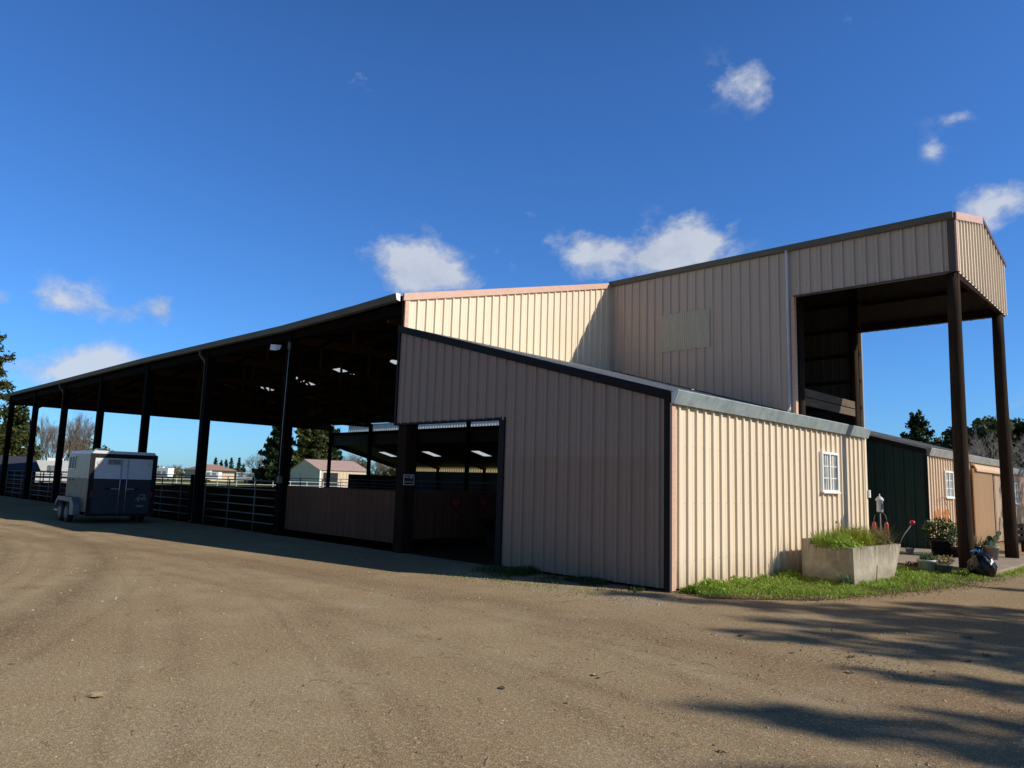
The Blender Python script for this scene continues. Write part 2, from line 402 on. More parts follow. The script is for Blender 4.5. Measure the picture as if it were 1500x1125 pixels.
# ------------------------------------------------------------------ camera
yaw, pitch, roll = .7765, .1333, .0306
F = Vector((-math.sin(yaw) * math.cos(pitch), math.cos(yaw) * math.cos(pitch), math.sin(pitch)))
r0 = Vector((math.cos(yaw), math.sin(yaw), 0)); u0 = r0.cross(F)
rr = r0 * math.cos(roll) + u0 * math.sin(roll); uu = -r0 * math.sin(roll) + u0 * math.cos(roll)
cam = bpy.data.cameras.new('camera'); co = bpy.data.objects.new('camera', cam); COL.objects.link(co)
co.matrix_world = Matrix(((rr.x, uu.x, -F.x, 7.1666), (rr.y, uu.y, -F.y, -11.3842), (rr.z, uu.z, -F.z, 1.7963), (0, 0, 0, 1)))
cam.sensor_width = 36; cam.lens = 1081.35 / 1500 * 36; cam.clip_start = .05; cam.clip_end = 3000
scene.camera = co

# ------------------------------------------------------------------ light
SAZ, SEL = rad(24.6), rad(32.6)
sd = Vector((math.cos(SEL) * math.cos(SAZ), math.cos(SEL) * math.sin(SAZ), math.sin(SEL)))
sl = bpy.data.lights.new('sun', 'SUN'); sl.energy = 5.0; sl.angle = rad(.55); sl.color = (1, .93, .82)
so = bpy.data.objects.new('sun', sl); COL.objects.link(so); so.rotation_euler = sd.to_track_quat('Z', 'Y').to_euler(); so.location = (20, 9, 20)

w = bpy.data.worlds.new('World'); scene.world = w; w.use_nodes = True
nt = w.node_tree; nt.nodes.clear()
wo = nd(nt, 'ShaderNodeOutputWorld'); bg = nd(nt, 'ShaderNodeBackground'); nt.links.new(bg.outputs[0], wo.inputs[0])
SKYS = .08
bg.inputs[1].default_value = SKYS
sky = nd(nt, 'ShaderNodeTexSky', sky_type='NISHITA'); sky.sun_disc = False
sky.sun_elevation = SEL; sky.sun_rotation = PI / 2 - SAZ; sky.altitude = 100; sky.air_density = 1.0; sky.dust_density = .35; sky.ozone_density = 2.2
skc = mixc(nt, 1, sky.outputs[0], (.56, 1.14, 1.95), 'MULTIPLY')
tc = nd(nt, 'ShaderNodeTexCoord'); s = nd(nt, 'ShaderNodeSeparateXYZ'); nt.links.new(tc.outputs['Generated'], s.inputs[0])
az = math_(nt, 'ARCTAN2', s.outputs[1], s.outputs[0]); el = math_(nt, 'ARCSINE', s.outputs[2])
zm = nd(nt, 'ShaderNodeMapRange'); nt.links.new(el, zm.inputs[0]); zm.interpolation_type = 'SMOOTHSTEP'
zm.inputs[1].default_value = .5; zm.inputs[2].default_value = 1.05; zm.inputs[3].default_value = 1; zm.inputs[4].default_value = .38
zm.inputs[3].default_value = 0; zm.inputs[4].default_value = 1
skc = mixc(nt, zm.outputs[0], skc, mixc(nt, 1, skc, (.50, .36, .25), 'MULTIPLY'))  # sky overhead darkened and warmed so less light fills the shade
# unseen sky behind the camera tinted warmer so shade turns less blue
back_tint = nd(nt, 'ShaderNodeMapRange'); nt.links.new(s.outputs[1], back_tint.inputs[0]); back_tint.interpolation_type = 'SMOOTHSTEP'
back_tint.inputs[1].default_value = .05; back_tint.inputs[2].default_value = -.45; back_tint.inputs[3].default_value = 0; back_tint.inputs[4].default_value = 1
skc = mixc(nt, back_tint.outputs[0], skc, mixc(nt, 1, skc, (1.0, .80, .65), 'MULTIPLY'))
CL = [(2.495, .283, .048, .032, 1.35), (2.455, .272, .045, .022, 1.15), (2.40, .268, .035, .014, .45), (2.555, .297, .02, .012, .4),
      (2.115, .320, .045, .032, 1.4), (2.185, .302, .065, .024, 1.3), (2.235, .322, .03, .018, .75), (2.30, .335, .03, .018, .42), (2.37, .30, .02, .016, .38), (2.33, .36, .012, .010, .4), (2.05, .342, .012, .008, .4),
      (2.905, .196, .030, .018, 1.15), (2.845, .190, .035, .012, .95), (2.80, .199, .014, .017, 1.4),
      (2.925, .112, .035, .013, 1.0), (2.865, .124, .035, .022, 1.3),
      (2.018, .507, .022, .024, .9), (2.055, .512, .035, .02, .5), (1.908, .567, .013, .020, 1.0), (1.77, .318, .022, .026, .95), (1.735, .335, .03, .018, .8),
      (1.813, .402, .011, .012, .56), (1.79, .43, .02, .007, .52), (2.585, .51, .022, .012, .56), (2.966, .186, .014, .013, .85), (1.776, .101, .045, .010, .62), (1.937, .445, .012, .008, .38), (2.74, .035, .07, .008, .45)]
tot = None
for a0, e0, sa, se, amp in CL:
    a = math_(nt, 'MULTIPLY_ADD', az, 1 / sa, -a0 / sa); e = math_(nt, 'MULTIPLY_ADD', el, 1 / se, -e0 / se)
    q = math_(nt, 'MULTIPLY_ADD', e, e, math_(nt, 'MULTIPLY', a, a))
    g = math_(nt, 'EXPONENT', math_(nt, 'MULTIPLY', q, -.75))
    tot = math_(nt, 'MULTIPLY', g, amp) if tot is None else math_(nt, 'MULTIPLY_ADD', g, amp, tot)
cv = mapping(nt, tc.outputs['Generated'], (1, 1, 1.35))
cn = noise(nt, cv, 13, 10, .64, .12); cn2 = noise(nt, cv, 5, 3, .5)
dens = math_(nt, 'MULTIPLY_ADD', tot, .85, math_(nt, 'MULTIPLY_ADD', cn, 3.4, -2.0))
dens = math_(nt, 'MULTIPLY', dens, math_(nt, 'MULTIPLY', tot, 2.5, clamp=True))
dens = math_(nt, 'MULTIPLY', dens, 1.15, clamp=True)
cc = ramp(nt, math_(nt, 'MULTIPLY_ADD', cn, .9, math_(nt, 'MULTIPLY', dens, .25)), [(.35, (.33, .40, .54)), (.78, (.66, .69, .74))])
cc = mixc(nt, 1, cc, (1 / SKYS,) * 3, 'MULTIPLY')
cl = mixc(nt, math_(nt, 'MULTIPLY', dens, .82), skc, cc)
nt.links.new(cl, bg.inputs[0])

scene.view_settings.view_transform = 'Standard'; scene.view_settings.look = 'None'; scene.view_settings.exposure = 0
scene.render.engine = 'CYCLES'; scene.cycles.max_bounces = 6; scene.cycles.transparent_max_bounces = 8

# ------------------------------------------------------------------ setting
def struct(name, mb, mat): return tag(mb.build(name, mat), kind='structure')
g = MB(); g.quad((-900, -700, 0), (700, -700, 0), (700, 900, 0), (-900, 900, 0)); struct('ground', g, 'ground')
g = MB(); g.poly([(-900, -300, .004), (-52, -300, .004), (-51.5, -8, .004), (-51.5, 40, .004), (-8, 40, .004), (-8, 700, .004), (-900, 700, .004)]); struct('pasture', g, 'pasture')
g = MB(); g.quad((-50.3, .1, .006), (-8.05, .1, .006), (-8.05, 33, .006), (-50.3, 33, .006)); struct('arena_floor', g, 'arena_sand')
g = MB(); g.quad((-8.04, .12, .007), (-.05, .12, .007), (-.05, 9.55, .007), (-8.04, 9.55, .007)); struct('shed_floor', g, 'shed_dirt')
g = MB(); g.box(-7.9, 3.02, 8.95, 15.05, -.1, .12); struct('concrete_slab', g, 'slab')
g = MB(); g.poly([(.02, .15, .005), (.75, -.1, .005), (1.3, .5, .005), (2.0, 1.3, .005), (2.45, 3.2, .005), (2.95, 5.5, .005), (3.1, 8.0, .005), (3.05, 8.9, .005), (.02, 8.9, .005)]); struct('lawn_soil', g, 'mud')

# ------------------------------------------------------------------ riding arena
L0, W, DEP = -50.3, 8.1, 24.3
RY, RZ = 11.9, 9.52
PX = [-8.1 + .17 - 6.017 * k for k in range(8)]
def sag(x):
    t = [(-51, 0), (-38, .0), (-26, .01), (-20, -.04), (-14, -.10), (-10, -.05), (-8, 0)]
    for (a, va), (b, vb) in zip(t, t[1:]):
        if a <= x <= b: return va + (vb - va) * (x - a) / (b - a)
    return 0
def roofz(y): return 6.56 + (RZ - 6.56) * y / RY if y <= RY else RZ - (RZ - 6.42) * (y - RY) / (DEP + .3 - RY)
arena = thing('riding_arena', 'long open sided covered arena with dark timber posts and low gable roof', 'riding arena', (-29, 12, 0))
m = MB()
xs = [-8.1, -10, -14, -20, -26, -32, -38, -44, L0 - .15]
for a, b in zip(xs, xs[1:]):
    m.quad((a, -.12, roofz(-.12) + sag(a)), (b, -.12, roofz(-.12) + sag(b)), (b, RY, RZ), (a, RY, RZ))
# far slope with holes for skylights
sky_cells = []
ys = [RY, 14.6, 16.6, DEP + .35]
xx = [-8.1]
for k in range(7):
    c = (PX[k] + PX[k + 1]) / 2; xx += [c + .95, c + .05]
    sky_cells.append((c + .05, c + .95))
xx.append(L0 - .15)
for i in range(len(xx) - 1):
    a, b = xx[i], xx[i + 1]
    for j in range(3):
        if j == 1 and i % 2 == 1: continue
        m.quad((a, ys[j], roofz(ys[j])), (b, ys[j], roofz(ys[j])), (b, ys[j + 1], roofz(ys[j + 1])), (a, ys[j + 1], roofz(ys[j + 1])))
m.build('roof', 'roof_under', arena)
for a, b in sky_cells:
    MB().quad((a - .02, 14.6, roofz(14.6) + .012), (b + .02, 14.6, roofz(14.6) + .012), (b + .02, 16.6, roofz(16.6) + .012), (a - .02, 16.6, roofz(16.6) + .012)).build('skylight', 'skylight', arena)
# sunlit gable end above the lean-to
m = MB(); m.ribbed((-W, 0, 0), (0, 1, 0), (0, 0, 1), (1, 0, 0), .16, DEP, 5.2, lambda u: roofz(u) - .05, .489); m.build('gable_wall', 'tan', arena)
m = MB(); m.prism([(-W + .01, -.02, roofz(0) - .14), (-W + .01, RY, RZ - .12), (-W + .01, RY, RZ + .06), (-W + .01, -.02, roofz(0) + .05)], (.07, 0, 0)); m.build('rake_trim', 'peach', arena)
m = MB(); m.box(-W + .002, -W + .055, .05, .17, 5.2, 6.45); m.build('corner_trim', 'peach', arena)
m = MB(); m.box(-W - .08, -W - .005, .0, .16, 5.2, 6.42); m.build('corner_post', 'post_dark', arena)
# far gable
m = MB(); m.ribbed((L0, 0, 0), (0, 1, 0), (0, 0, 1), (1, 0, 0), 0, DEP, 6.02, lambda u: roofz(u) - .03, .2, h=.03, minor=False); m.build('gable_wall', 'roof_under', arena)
m = MB(); m.box(L0 - .06, L0 + .1, .0, DEP, 5.92, 6.2); m.build('end_beam', 'post_dark', arena)
# gutter following the slightly sagging eave
m = MB()
for a, b in zip(xs, xs[1:]):
    za, zb = 6.58 + sag(a), 6.58 + sag(b)
    prof = [(-.1, -.19), (-.21, -.17), (-.25, 0), (-.1, 0.0)]
    m.hexa([(a, y, za + z) for y, z in prof], [(b, y, zb + z) for y, z in prof])
gt = m.build('gutter', 'gutter_dark', arena)
MB().prism([(-8.098, -.1, 6.39), (-8.098, -.21, 6.41), (-8.098, -.25, 6.585), (-8.098, -.1, 6.585)], (.015, 0, 0)).build('end_cap', 'cap_white', gt)
for k, x in enumerate(PX):
    sz = .34 if k == 0 else .275
    m = MB()
    if k == 0: m.box(-8.05, -7.71, .03, .37, 0, 5.5)
    else:
        m.box(x - sz / 2, x + sz / 2, .0, sz, 0, 6.36 + sag(x))
        m.beam((x, sz / 2, 5.3), (x, 1.6, 6.35), .09, .2, (1, 0, 0))
    if k == 7: m.box(x - .1, x + .1, .01, .2, 0, 6.3)
    m.build('post', 'post_brown' if k == 0 else 'post_dark', arena)
    if k in (2, 5):   # downspouts hugging every third post
        xo = x - sz / 2 - .05
        MB().tube([(xo - .1, -.15, 6.40 + sag(x)), (xo - .1, -.15, 6.2), (xo - .04, .02, 5.98), (xo, .05, 5.8), (xo, .05, .12), (xo - .02, -.05, .05)], .045, 8).build('downspout', 'gutter_dark', arena)
for x in PX[1:]:
    MB().box(x - .12, x + .12, DEP - .24, DEP, 0, 6.3).build('post', 'post_dark', arena)
for x in PX[1:] + [-9.0]:      # timber trusses
    m = MB()
    m.beam((x, .2, 6.12), (x, DEP - .1, 6.12), .1, .24)
    m.beam((x, .1, roofz(.1) - .32), (x, RY, RZ - .32), .1, .24); m.beam((x, DEP, roofz(DEP) - .32), (x, RY, RZ - .32), .1, .24)
    for i, y in enumerate([2.4, 4.8, 7.2, 9.6, 11.9, 14.2, 16.6, 19.0, 21.4]):
        m.beam((x, y, 6.1), (x, y, roofz(y) - .35), .07, .14)
        y2 = y + 2.4 if y < RY - .1 else y - 2.4
        if abs(y - RY) > .1: m.beam((x + .06, y, 6.15), (x + .06, y2, roofz(y2) - .38), .05, .15)
    m.build('truss', 'truss', arena)
for y in [.3 + 1.24 * i for i in range(20)]:
    z = roofz(y) - .11
    MB().beam((-8.15, y, z), (L0 + .05, y, z), .05, .18).build('purlin', 'purlin', arena)
MB().box(L0, -8.2, .05, .2, 6.08, 6.34).build('eave_beam', 'post_dark', arena)
MB().box(L0, -8.2, DEP - .16, DEP - .02, 5.45, 5.7).build('eave_beam', 'post_dark', arena)
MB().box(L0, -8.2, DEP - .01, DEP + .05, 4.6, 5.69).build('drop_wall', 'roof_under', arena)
m = MB(); m.ribbed((0, DEP, 0), (1, 0, 0), (0, 0, 1), (0, 1, 0), -47.5, -8.2, 5.7, 6.32, .1); m.build('light_strip', 'skylight', arena)
# far-side lean-to of the arena
flt = thing('far_lean_to', 'dark open lean-to along the far side of the arena with skylights', 'lean-to', (-29, 28, 0))
def fz(y): return 4.86 - .245 * (y - DEP)
m = MB(); ysl = [DEP + .12, 27.2, 28.6, 31.9]
for i in range(len(xx) - 1):
    a, b = xx[i], xx[i + 1]
    for j in range(3):
        if j == 1 and i % 2 == 1: continue
        m.quad((a, ysl[j], fz(ysl[j])), (b, ysl[j], fz(ysl[j])), (b, ysl[j + 1], fz(ysl[j + 1])), (a, ysl[j + 1], fz(ysl[j + 1])))
m.build('roof', 'roof_under', flt)
for a, b in sky_cells:
    MB().quad((a - .02, 27.2, fz(27.2) + .012), (b + .02, 27.2, fz(27.2) + .012), (b + .02, 28.6, fz(28.6) + .012), (a - .02, 28.6, fz(28.6) + .012)).build('skylight', 'skylight', flt)
MB().box(L0 + .1, -8, 31.75, 31.85, 0, 2.6).build('wall', 'roof_under', flt)
MB().box(L0, L0 + .08, 26.4, 31.7, 0, 2.15).build('end_wall', 'roof_under', flt)
m = MB(); m.ribbed((0, 31.8, 0), (1, 0, 0), (0, 0, 1), (0, 1, 0), L0 + .1, -8.2, 2.6, 3.02, .1); m.build('light_strip', 'fibre_yellow', flt)
for x in PX[1:]:
    MB().beam((x, DEP, fz(DEP) - .18), (x, 31.8, fz(31.8) - .18), .09, .24).build('rafter', 'truss', flt)
    MB().box(x - .09, x + .09, 31.5, 31.7, 0, fz(31.6) - .25).build('post', 'post_dark', flt)
MB().beam((L0 - .1, DEP, fz(DEP) - .1), (L0 - .1, 31.95, fz(31.95) - .1), .06, .26).build('rake_trim', 'post_dark', flt)

# kickboards
def kick(name, label, box):
    o = MB().box(*box).build(name, 'board'); tag(o, label, 'kickboard'); return o
kick('kickboard_panel', 'brown grooved kickboard panel between two posts facing the yard', (-13.75, -8.1, .2, .27, .2, 1.5))
kick('kickboard_panel', 'brown kickboard wall with two red hearts seen through the shed doorway', (-8.07, -8.0, .45, 9.5, .3, 1.52))
o = MB().box(L0 + .02, L0 + .1, .1, DEP, 0, .88).build('kickboard_panel', 'board'); tag(o, 'low dark kickboard along the far end of the arena', 'kickboard')
o = MB().box(L0 + .15, -8.2, DEP - .45, DEP - .38, 0, 1.0).build('kickboard_panel', 'board'); tag(o, 'low dark kickboard along the far long side of the arena', 'kickboard')

# corral panels
def panel_parts(root, x0, x1, y, zs, mat, r=.024):
    n = 3; W_ = x1 - x0
    for i in range(n + 1):
        x = x0 + W_ * i / n
        MB().tube([(x, y, 0), (x, y, zs[-1])], r, 6).build('upright', mat, root)
    for z in zs: MB().tube([(x0, y, z), (x1, y, z)], r * .9, 6).build('rail', mat, root)
ZS = [.28, .55, .82, 1.08, 1.34, 1.62]
names = ['second', 'third', 'fourth', 'fifth', 'sixth', 'last']
proto = None
for k in range(1, 7):
    xc = (PX[k] + PX[k + 1]) / 2
    lab = ['grey pipe corral panel right of the trailer, nearest the brown kickboard', 'grey pipe corral panel just right of the horse trailer', 'grey pipe corral panel hidden behind the horse trailer',
           'grey pipe corral panel just left of the horse trailer', 'grey pipe corral panel between the posts left of the trailer', 'grey pipe corral panel between the two leftmost posts'][k - 1]
    if proto is None:
        proto = thing('corral_panel', lab, 'corral panel', (xc, .3, 0), 'pipe corral panels along the arena side')
        panel_parts(proto, xc - 2.86, xc + 2.86, .3, ZS, 'pipe')
    else: copy_tree(proto, (xc, .3, 0), lab)
# dark rail on the far end and far side
def rails(name, a, b, zs, mat, label, group, r=.03, step=2.0):
    m = MB(); a = Vector(a); b = Vector(b); n = max(2, int((b - a).length / step))
    for i in range(n + 1):
        p = a.lerp(b, i / n); m.tube([p, p + Vector((0, 0, zs[-1]))], r, 6)
    for z in zs: m.tube([a + Vector((0, 0, z)), b + Vector((0, 0, z))], r * .85, 6)
    return tag(m.build(name, mat), label, 'pipe fence', group)
rails('pipe_fence', (L0 + .12, .3, 0), (L0 + .12, DEP - .6, 0), [.98, 1.2, 1.42, 1.64], 'pipe_dark', 'dark pipe rail on top of the far end kickboard', None, .035)
rails('pipe_fence', (L0 + .3, DEP - .42, 0), (-8.3, DEP - .42, 0), [1.15, 1.4, 1.68], 'pipe_dark', 'dark pipe rail along the far long side of the arena', None, .03, 2.4)
rails('pipe_fence', (-51, 30.5, 0), (-14, 30.5, 0), [.9, 1.3, 1.75], 'pipe', 'grey pipe rails of the stalls in the far lean-to', None, .025, 3.0)
rails('pipe_fence', (-58, -2.5, 0), (-58, 9, 0), [.4, .8, 1.2, 1.55], 'pipe', 'grey pipe fence beyond the left end of the arena', None, .025, 2.4)

# flood light + conduit on the second post
fl = thing('flood_light', 'small pale flood light high on the post beside the kickboard', 'flood light', (PX[1], -.1, 5.8))
m = MB(); m.hexa([(PX[1] - .52, -.34, 5.74), (PX[1] - .24, -.30, 5.70), (PX[1] - .22, -.16, 5.74), (PX[1] - .5, -.18, 5.78)], [(PX[1] - .56, -.30, 5.93), (PX[1] - .28, -.26, 5.89), (PX[1] - .24, -.10, 5.90), (PX[1] - .52, -.12, 5.94)]); m.build('lamp_head', 'cap_white', fl)
MB().tube([(PX[1] - .3, -.15, 5.8), (PX[1] - .05, -.05, 5.75), (PX[1] - .02, .02, 5.72)], .02, 6).build('bracket', 'post_dark', fl)
cd = thing('rope_hoist', 'thin pale cord with pulley hanging down the right side of the post', 'cord', (PX[1] + .2, -.05, 1.7))
MB().tube([(PX[1] + .24, -.08, 5.95), (PX[1] + .20, -.1, 3.6), (PX[1] + .16, -.09, 1.75)], .007, 6).build('cord', 'white_metal', cd)
MB().tube([(PX[1] + .24, -.08, 5.72), (PX[1] + .24, -.08, 5.95)], .05, 8).build('pulley', 'pipe', cd)
MB().box(PX[1] + .1, PX[1] + .22, -.12, .0, 1.58, 1.78).build('cleat_box', 'pipe', cd)
# old grey board standing beside third post
o = MB().box(PX[2] - .46, PX[2] - .26, -.02, .14, .05, 1.75).build('gate_post', 'post_dark'); tag(o, 'short dark gate post standing against the third post', 'gate post')

# NO SMOKING sign on the near face of the first post
sg = thing('no_smoking_sign', 'small black and white no smoking sign on the brown post', 'sign', (-7.7, .17, 1.68))
X = -7.705
MB().box(X, X + .008, .0, .335, 1.67, 1.93).build('plate', 'black_plastic', sg)
m = MB(); t = .014
for (ya, yb, za, zb) in ((.0, .335, 1.67, 1.67 + t), (.0, .335, 1.93 - t, 1.93), (0, t, 1.67 + t, 1.93 - t), (.335 - t, .335, 1.67 + t, 1.93 - t)): m.box(X + .0085, X + .012, ya, yb, za, zb)
m.build('border', 'cap_white', sg)
m = MB(); text_mesh(m, 'NO', .10, (X + .0095, .105, 1.865), (0, 1, 0), (0, 0, 1), (1, 0, 0)); text_mesh(m, 'SMOKING', .064, (X + .0095, .167, 1.745), (0, 1, 0), (0, 0, 1), (1, 0, 0))
for k in range(24):
    a, b = 2 * PI * k / 24, 2 * PI * (k + 1) / 24
    q = lambda t, r: (X + .0105, .24 + r * math.cos(t), 1.865 + r * math.sin(t))
    m.quad(q(a, .036), q(b, .036), q(b, .047), q(a, .047))
m.quad((X + .0108, .24 - .03, 1.865 + .022), (X + .0108, .24 - .022, 1.865 + .03), (X + .0108, .24 + .03, 1.865 - .022), (X + .0108, .24 + .022, 1.865 - .03))
m.box(X + .0095, X + .0103, .215, .265, 1.86, 1.871)
m.build('lettering', 'cap_white', sg)

# hearts
def heart(y, z, s, label, mat, mat2):
    M[mat] = plain(mat, (.16, .008, .015), .5, var=.2); M[mat2] = plain(mat2, (.26, .06, .08), .5, var=.3, scale=20)
    r = thing('heart_decoration', label, 'heart decoration', (-7.98, y, z))
    def hp(sc, x):
        pts = []
        for i in range(32):
            t = 2 * PI * i / 32
            pts.append((x, y + sc * math.sin(t) ** 3, z + sc * (13 * math.cos(t) - 5 * math.cos(2 * t) - 2 * math.cos(3 * t) - math.cos(4 * t)) / 16))
        return pts
    MB().prism(hp(s, -7.992), (.012, 0, 0)).build('heart', mat, r)
    MB().prism(hp(s * .6, -7.979), (.004, 0, 0)).build('inner_heart', mat2, r)
    MB().prism([(-7.992, y - .02, z - s * 1.0), (-7.992, y + .1, z - s * 1.75), (-7.992, y + .02, z - s * 1.7)], (.006, 0, 0)).build('ribbon', mat2, r)
heart(2.02, 1.22, .22, 'pink and red paper heart on the brown kickboard, left of the two', 'red paper', 'pink paper')
heart(3.05, 1.24, .21, 'dark red paper heart on the brown kickboard, right of the two', 'dark red paper', 'dim pink paper')

# wheelbarrow inside the lean-to
wb = thing('wheelbarrow', 'dark wheelbarrow tipped against the kickboard inside the shed doorway', 'wheelbarrow', (-6.9, 3.1, 0))
m = MB(); m.hexa([(-7.6, 2.9, .45), (-6.9, 2.9, .35), (-6.9, 3.5, .35), (-7.6, 3.5, .45)], [(-7.85, 2.7, .8), (-6.5, 2.7, .72), (-6.5, 3.7, .72), (-7.85, 3.7, .8)]); m.build('tray', 'black_plastic', wb)
for y in (2.9, 3.45):
    MB().tube([(-7.7, 3.2, .2), (-6.9, y, .36), (-6.0, y + (.1 if y > 3 else -.1), .62)], .022, 6).build('handle', 'post_dark', wb)
    MB().tube([(-6.9, y, .36), (-6.6, y, .02), (-6.35, y, .5)], .015, 6).build('leg', 'pipe_dark', wb)
MB().tube([(-7.72, 3.14, .2), (-7.72, 3.26, .2)], .2, 16).build('wheel', 'rubber', wb)

# ------------------------------------------------------------------ lean-to shed (the near corner building)
SL = (5.739 - 3.512) / 8.098
def rake(x): return 3.512 - SL * x
YB = 9.62
shed = thing('lean_to_shed', 'tan ribbed metal lean-to shed with wide doorway and galvanised gutter', 'shed', (-4, 4.8, 0))
m = MB()
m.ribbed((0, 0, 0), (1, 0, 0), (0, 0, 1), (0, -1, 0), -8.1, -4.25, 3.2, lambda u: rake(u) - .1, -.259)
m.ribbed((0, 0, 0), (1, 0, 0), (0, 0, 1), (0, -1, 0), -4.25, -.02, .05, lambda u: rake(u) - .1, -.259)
m.build('end_wall', 'tan_shade', shed)
m = MB(); m.ribbed((0, 0, 0), (0, 1, 0), (0, 0, 1), (1, 0, 0), .06, YB, .05, 3.36, .218); m.build('side_wall', 'tan', shed)
m = MB(); m.ribbed((0, YB, 0), (1, 0, 0), (0, 0, 1), (0, 1, 0), -8, -.02, .05, lambda u: rake(u) - .06, -.1); m.build('back_wall', 'tan', shed)
N_ = Vector((SL, 0, 1)).normalized(); V_ = Vector((-1, 0, SL))
m = MB(); m.ribbed((.06, 0, 3.475 - .06 * SL), (0, 1, 0), V_, N_, -.03, YB + .05, 0, 8.16, .11, minor=False); m.build('roof', 'roof', shed)
# dark rake trim on the end wall, with a small return
m = MB(); m.prism([(.03, -.045, rake(.03) - .17), (.03, -.045, rake(.03) + .012), (-8.15, -.045, rake(-8.15) + .012), (-8.15, -.045, rake(-8.15) - .17)], (0, -.03, 0)); m.build('rake_trim', 'dark_trim', shed)
m = MB(); m.box(-.12, .004, -.05, -.001, .03, 3.38); m.build('corner_trim', 'dark_trim', shed)
m = MB(); m.box(.0045, .048, -.05, .075, .03, 3.3); m.build('corner_trim', 'peach', shed)
m = MB(); m.box(-8.155, -8.085, -.05, .1, 3.16, 5.6); m.build('edge_trim', 'dark_trim', shed)
m = MB(); m.box(-4.34, -4.17, -.045, .16, .02, 3.16); m.build('door_jamb', 'dark_trim', shed)
m = MB(); m.box(-8.08, -4.17, -.042, .1, 3.165, 3.215); m.build('door_header', 'dark_trim', shed)
# gutter with open front end
m = MB(); prof = [(.035, 3.30), (.105, 3.28), (.19, 3.515), (.175, 3.535), (.035, 3.48)]
y0, y1_, = -.05, 9.58
m.prism([(x, y0, z) for x, z in prof], (0, 4.0 - y0, 0)); m.prism([(x + .003, 4.0, z - .002) for x, z in prof], (0, y1_ - 4.0, 0))
gt = m.build('gutter', 'galv', shed)
MB().prism([(x, y0 - .006, z) for x, z in prof], (0, .005, 0)).build('end_cap', 'cap_white', gt)
MB().box(.0, .03, 9.5, 9.64, .05, 3.28).build('corner_trim', 'tan', shed)
MB().box(-.02, .035, 1.6, 9.62, -.05, .06).build('foundation_edge', 'concrete', shed)
MB().box(.02, .09, 9.6, 9.68, 1.7, 1.9).build('junction_box', 'cap_white', shed)
# purlins inside the doorway
for x in (-1.5, -3, -4.5, -6, -7.5):
    MB().beam((x, .05, rake(x) - .14), (x, YB - .05, rake(x) - .14), .06, .16).build('purlin', 'purlin', shed)
def window(parent, y0, y1, z0, z1, x=.034):
    m = MB(); t = .06
    for a in ((y0, y1, z0, z0 + t), (y0, y1, z1 - t, z1), (y0, y0 + t, z0 + t, z1 - t), (y1 - t, y1, z0 + t, z1 - t)): m.box(x - .03, x + .045, *a)
    m.box(x - .03, x + .038, (y0 + y1) / 2 - .035, (y0 + y1) / 2 + .035, z0 + t, z1 - t)
    f = m.build('window', 'white_paint', parent)
    m = MB()
    for a, b in ((y0 + t, (y0 + y1) / 2 - .035), ((y0 + y1) / 2 + .035, y1 - t)):
        c = (a + b) / 2; m.box(x + .006, x + .016, c - .011, c + .011, z0 + t, z1 - t)
        for q in (1 / 3, 2 / 3):
            z = z0 + t + (z1 - z0 - 2 * t) * q; m.box(x + .006, x + .0155, a, c - .011, z - .011, z + .011); m.box(x + .006, x + .0155, c + .011, b, z - .011, z + .011)
    m.build('muntin', 'white_paint', f)
    MB().box(x - .03, x + .004, y0 + t, y1 - t, z0 + t, z1 - t).build('pane', 'glass', f)
    MB().box(x + .0455, x + .075, y0 - .02, y1 + .02, z0 - .02, z0 + .018).build('sill', 'white_paint', f)
window(shed, 6.52, 7.53, 1.80, 2.78)

# ------------------------------------------------------------------ tall hay barn
Y1, Y2, X2, HT = 8.97, 14.4, 2.54, 8.86
BRY, BRZ = 11.75, 9.52
def bz(y): return HT + (BRZ - HT) * (y - Y1) / (BRY - Y1) if y <= BRY else BRZ - (BRZ - HT) * (y - BRY) / (Y2 - BRY)
barn = thing('hay_barn', 'tall tan ribbed metal hay barn with overhanging open front', 'hay barn', (-3, 11.7, 0))
XO = -1.57
OT = -8.098 + .57
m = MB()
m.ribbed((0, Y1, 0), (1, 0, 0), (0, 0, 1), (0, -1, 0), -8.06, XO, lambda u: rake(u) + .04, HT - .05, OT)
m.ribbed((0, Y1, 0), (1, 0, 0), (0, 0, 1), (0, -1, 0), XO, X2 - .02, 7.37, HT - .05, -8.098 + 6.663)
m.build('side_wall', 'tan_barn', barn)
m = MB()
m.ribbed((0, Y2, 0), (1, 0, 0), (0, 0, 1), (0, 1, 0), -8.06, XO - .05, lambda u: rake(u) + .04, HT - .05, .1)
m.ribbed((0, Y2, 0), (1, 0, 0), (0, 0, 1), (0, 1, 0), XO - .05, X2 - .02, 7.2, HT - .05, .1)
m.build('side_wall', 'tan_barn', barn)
m = MB(); m.ribbed((X2, 0, 0), (0, 1, 0), (0, 0, 1), (1, 0, 0), Y1 + .03, Y2, lambda u: 7.37 - .17 * (u - Y1) / (Y2 - Y1), lambda u: bz(u) - .03, 9.12, minor=False); m.build('gable_wall', 'tan', barn)
m = MB()
for a, b in ((Y1 - .1, BRY), (BRY, Y2 + .1)):
    za = HT - .02 if a < BRY - 1 else BRZ; zb = BRZ if a < BRY - 1 else HT - .02
    m.quad((-8.2, a, za), (X2 + .06, a, za), (X2 + .06, b, zb), (-8.2, b, zb))
m.build('roof', 'roof', barn)
m = MB()
m.prism([(X2 + .035, Y1 - .06, bz(Y1) - .2), (X2 + .035, BRY, BRZ - .19), (X2 + .035, BRY, BRZ + .015), (X2 + .035, Y1 - .06, HT + .0)], (.03, 0, 0)); m.build('rake_trim', 'peach', barn)
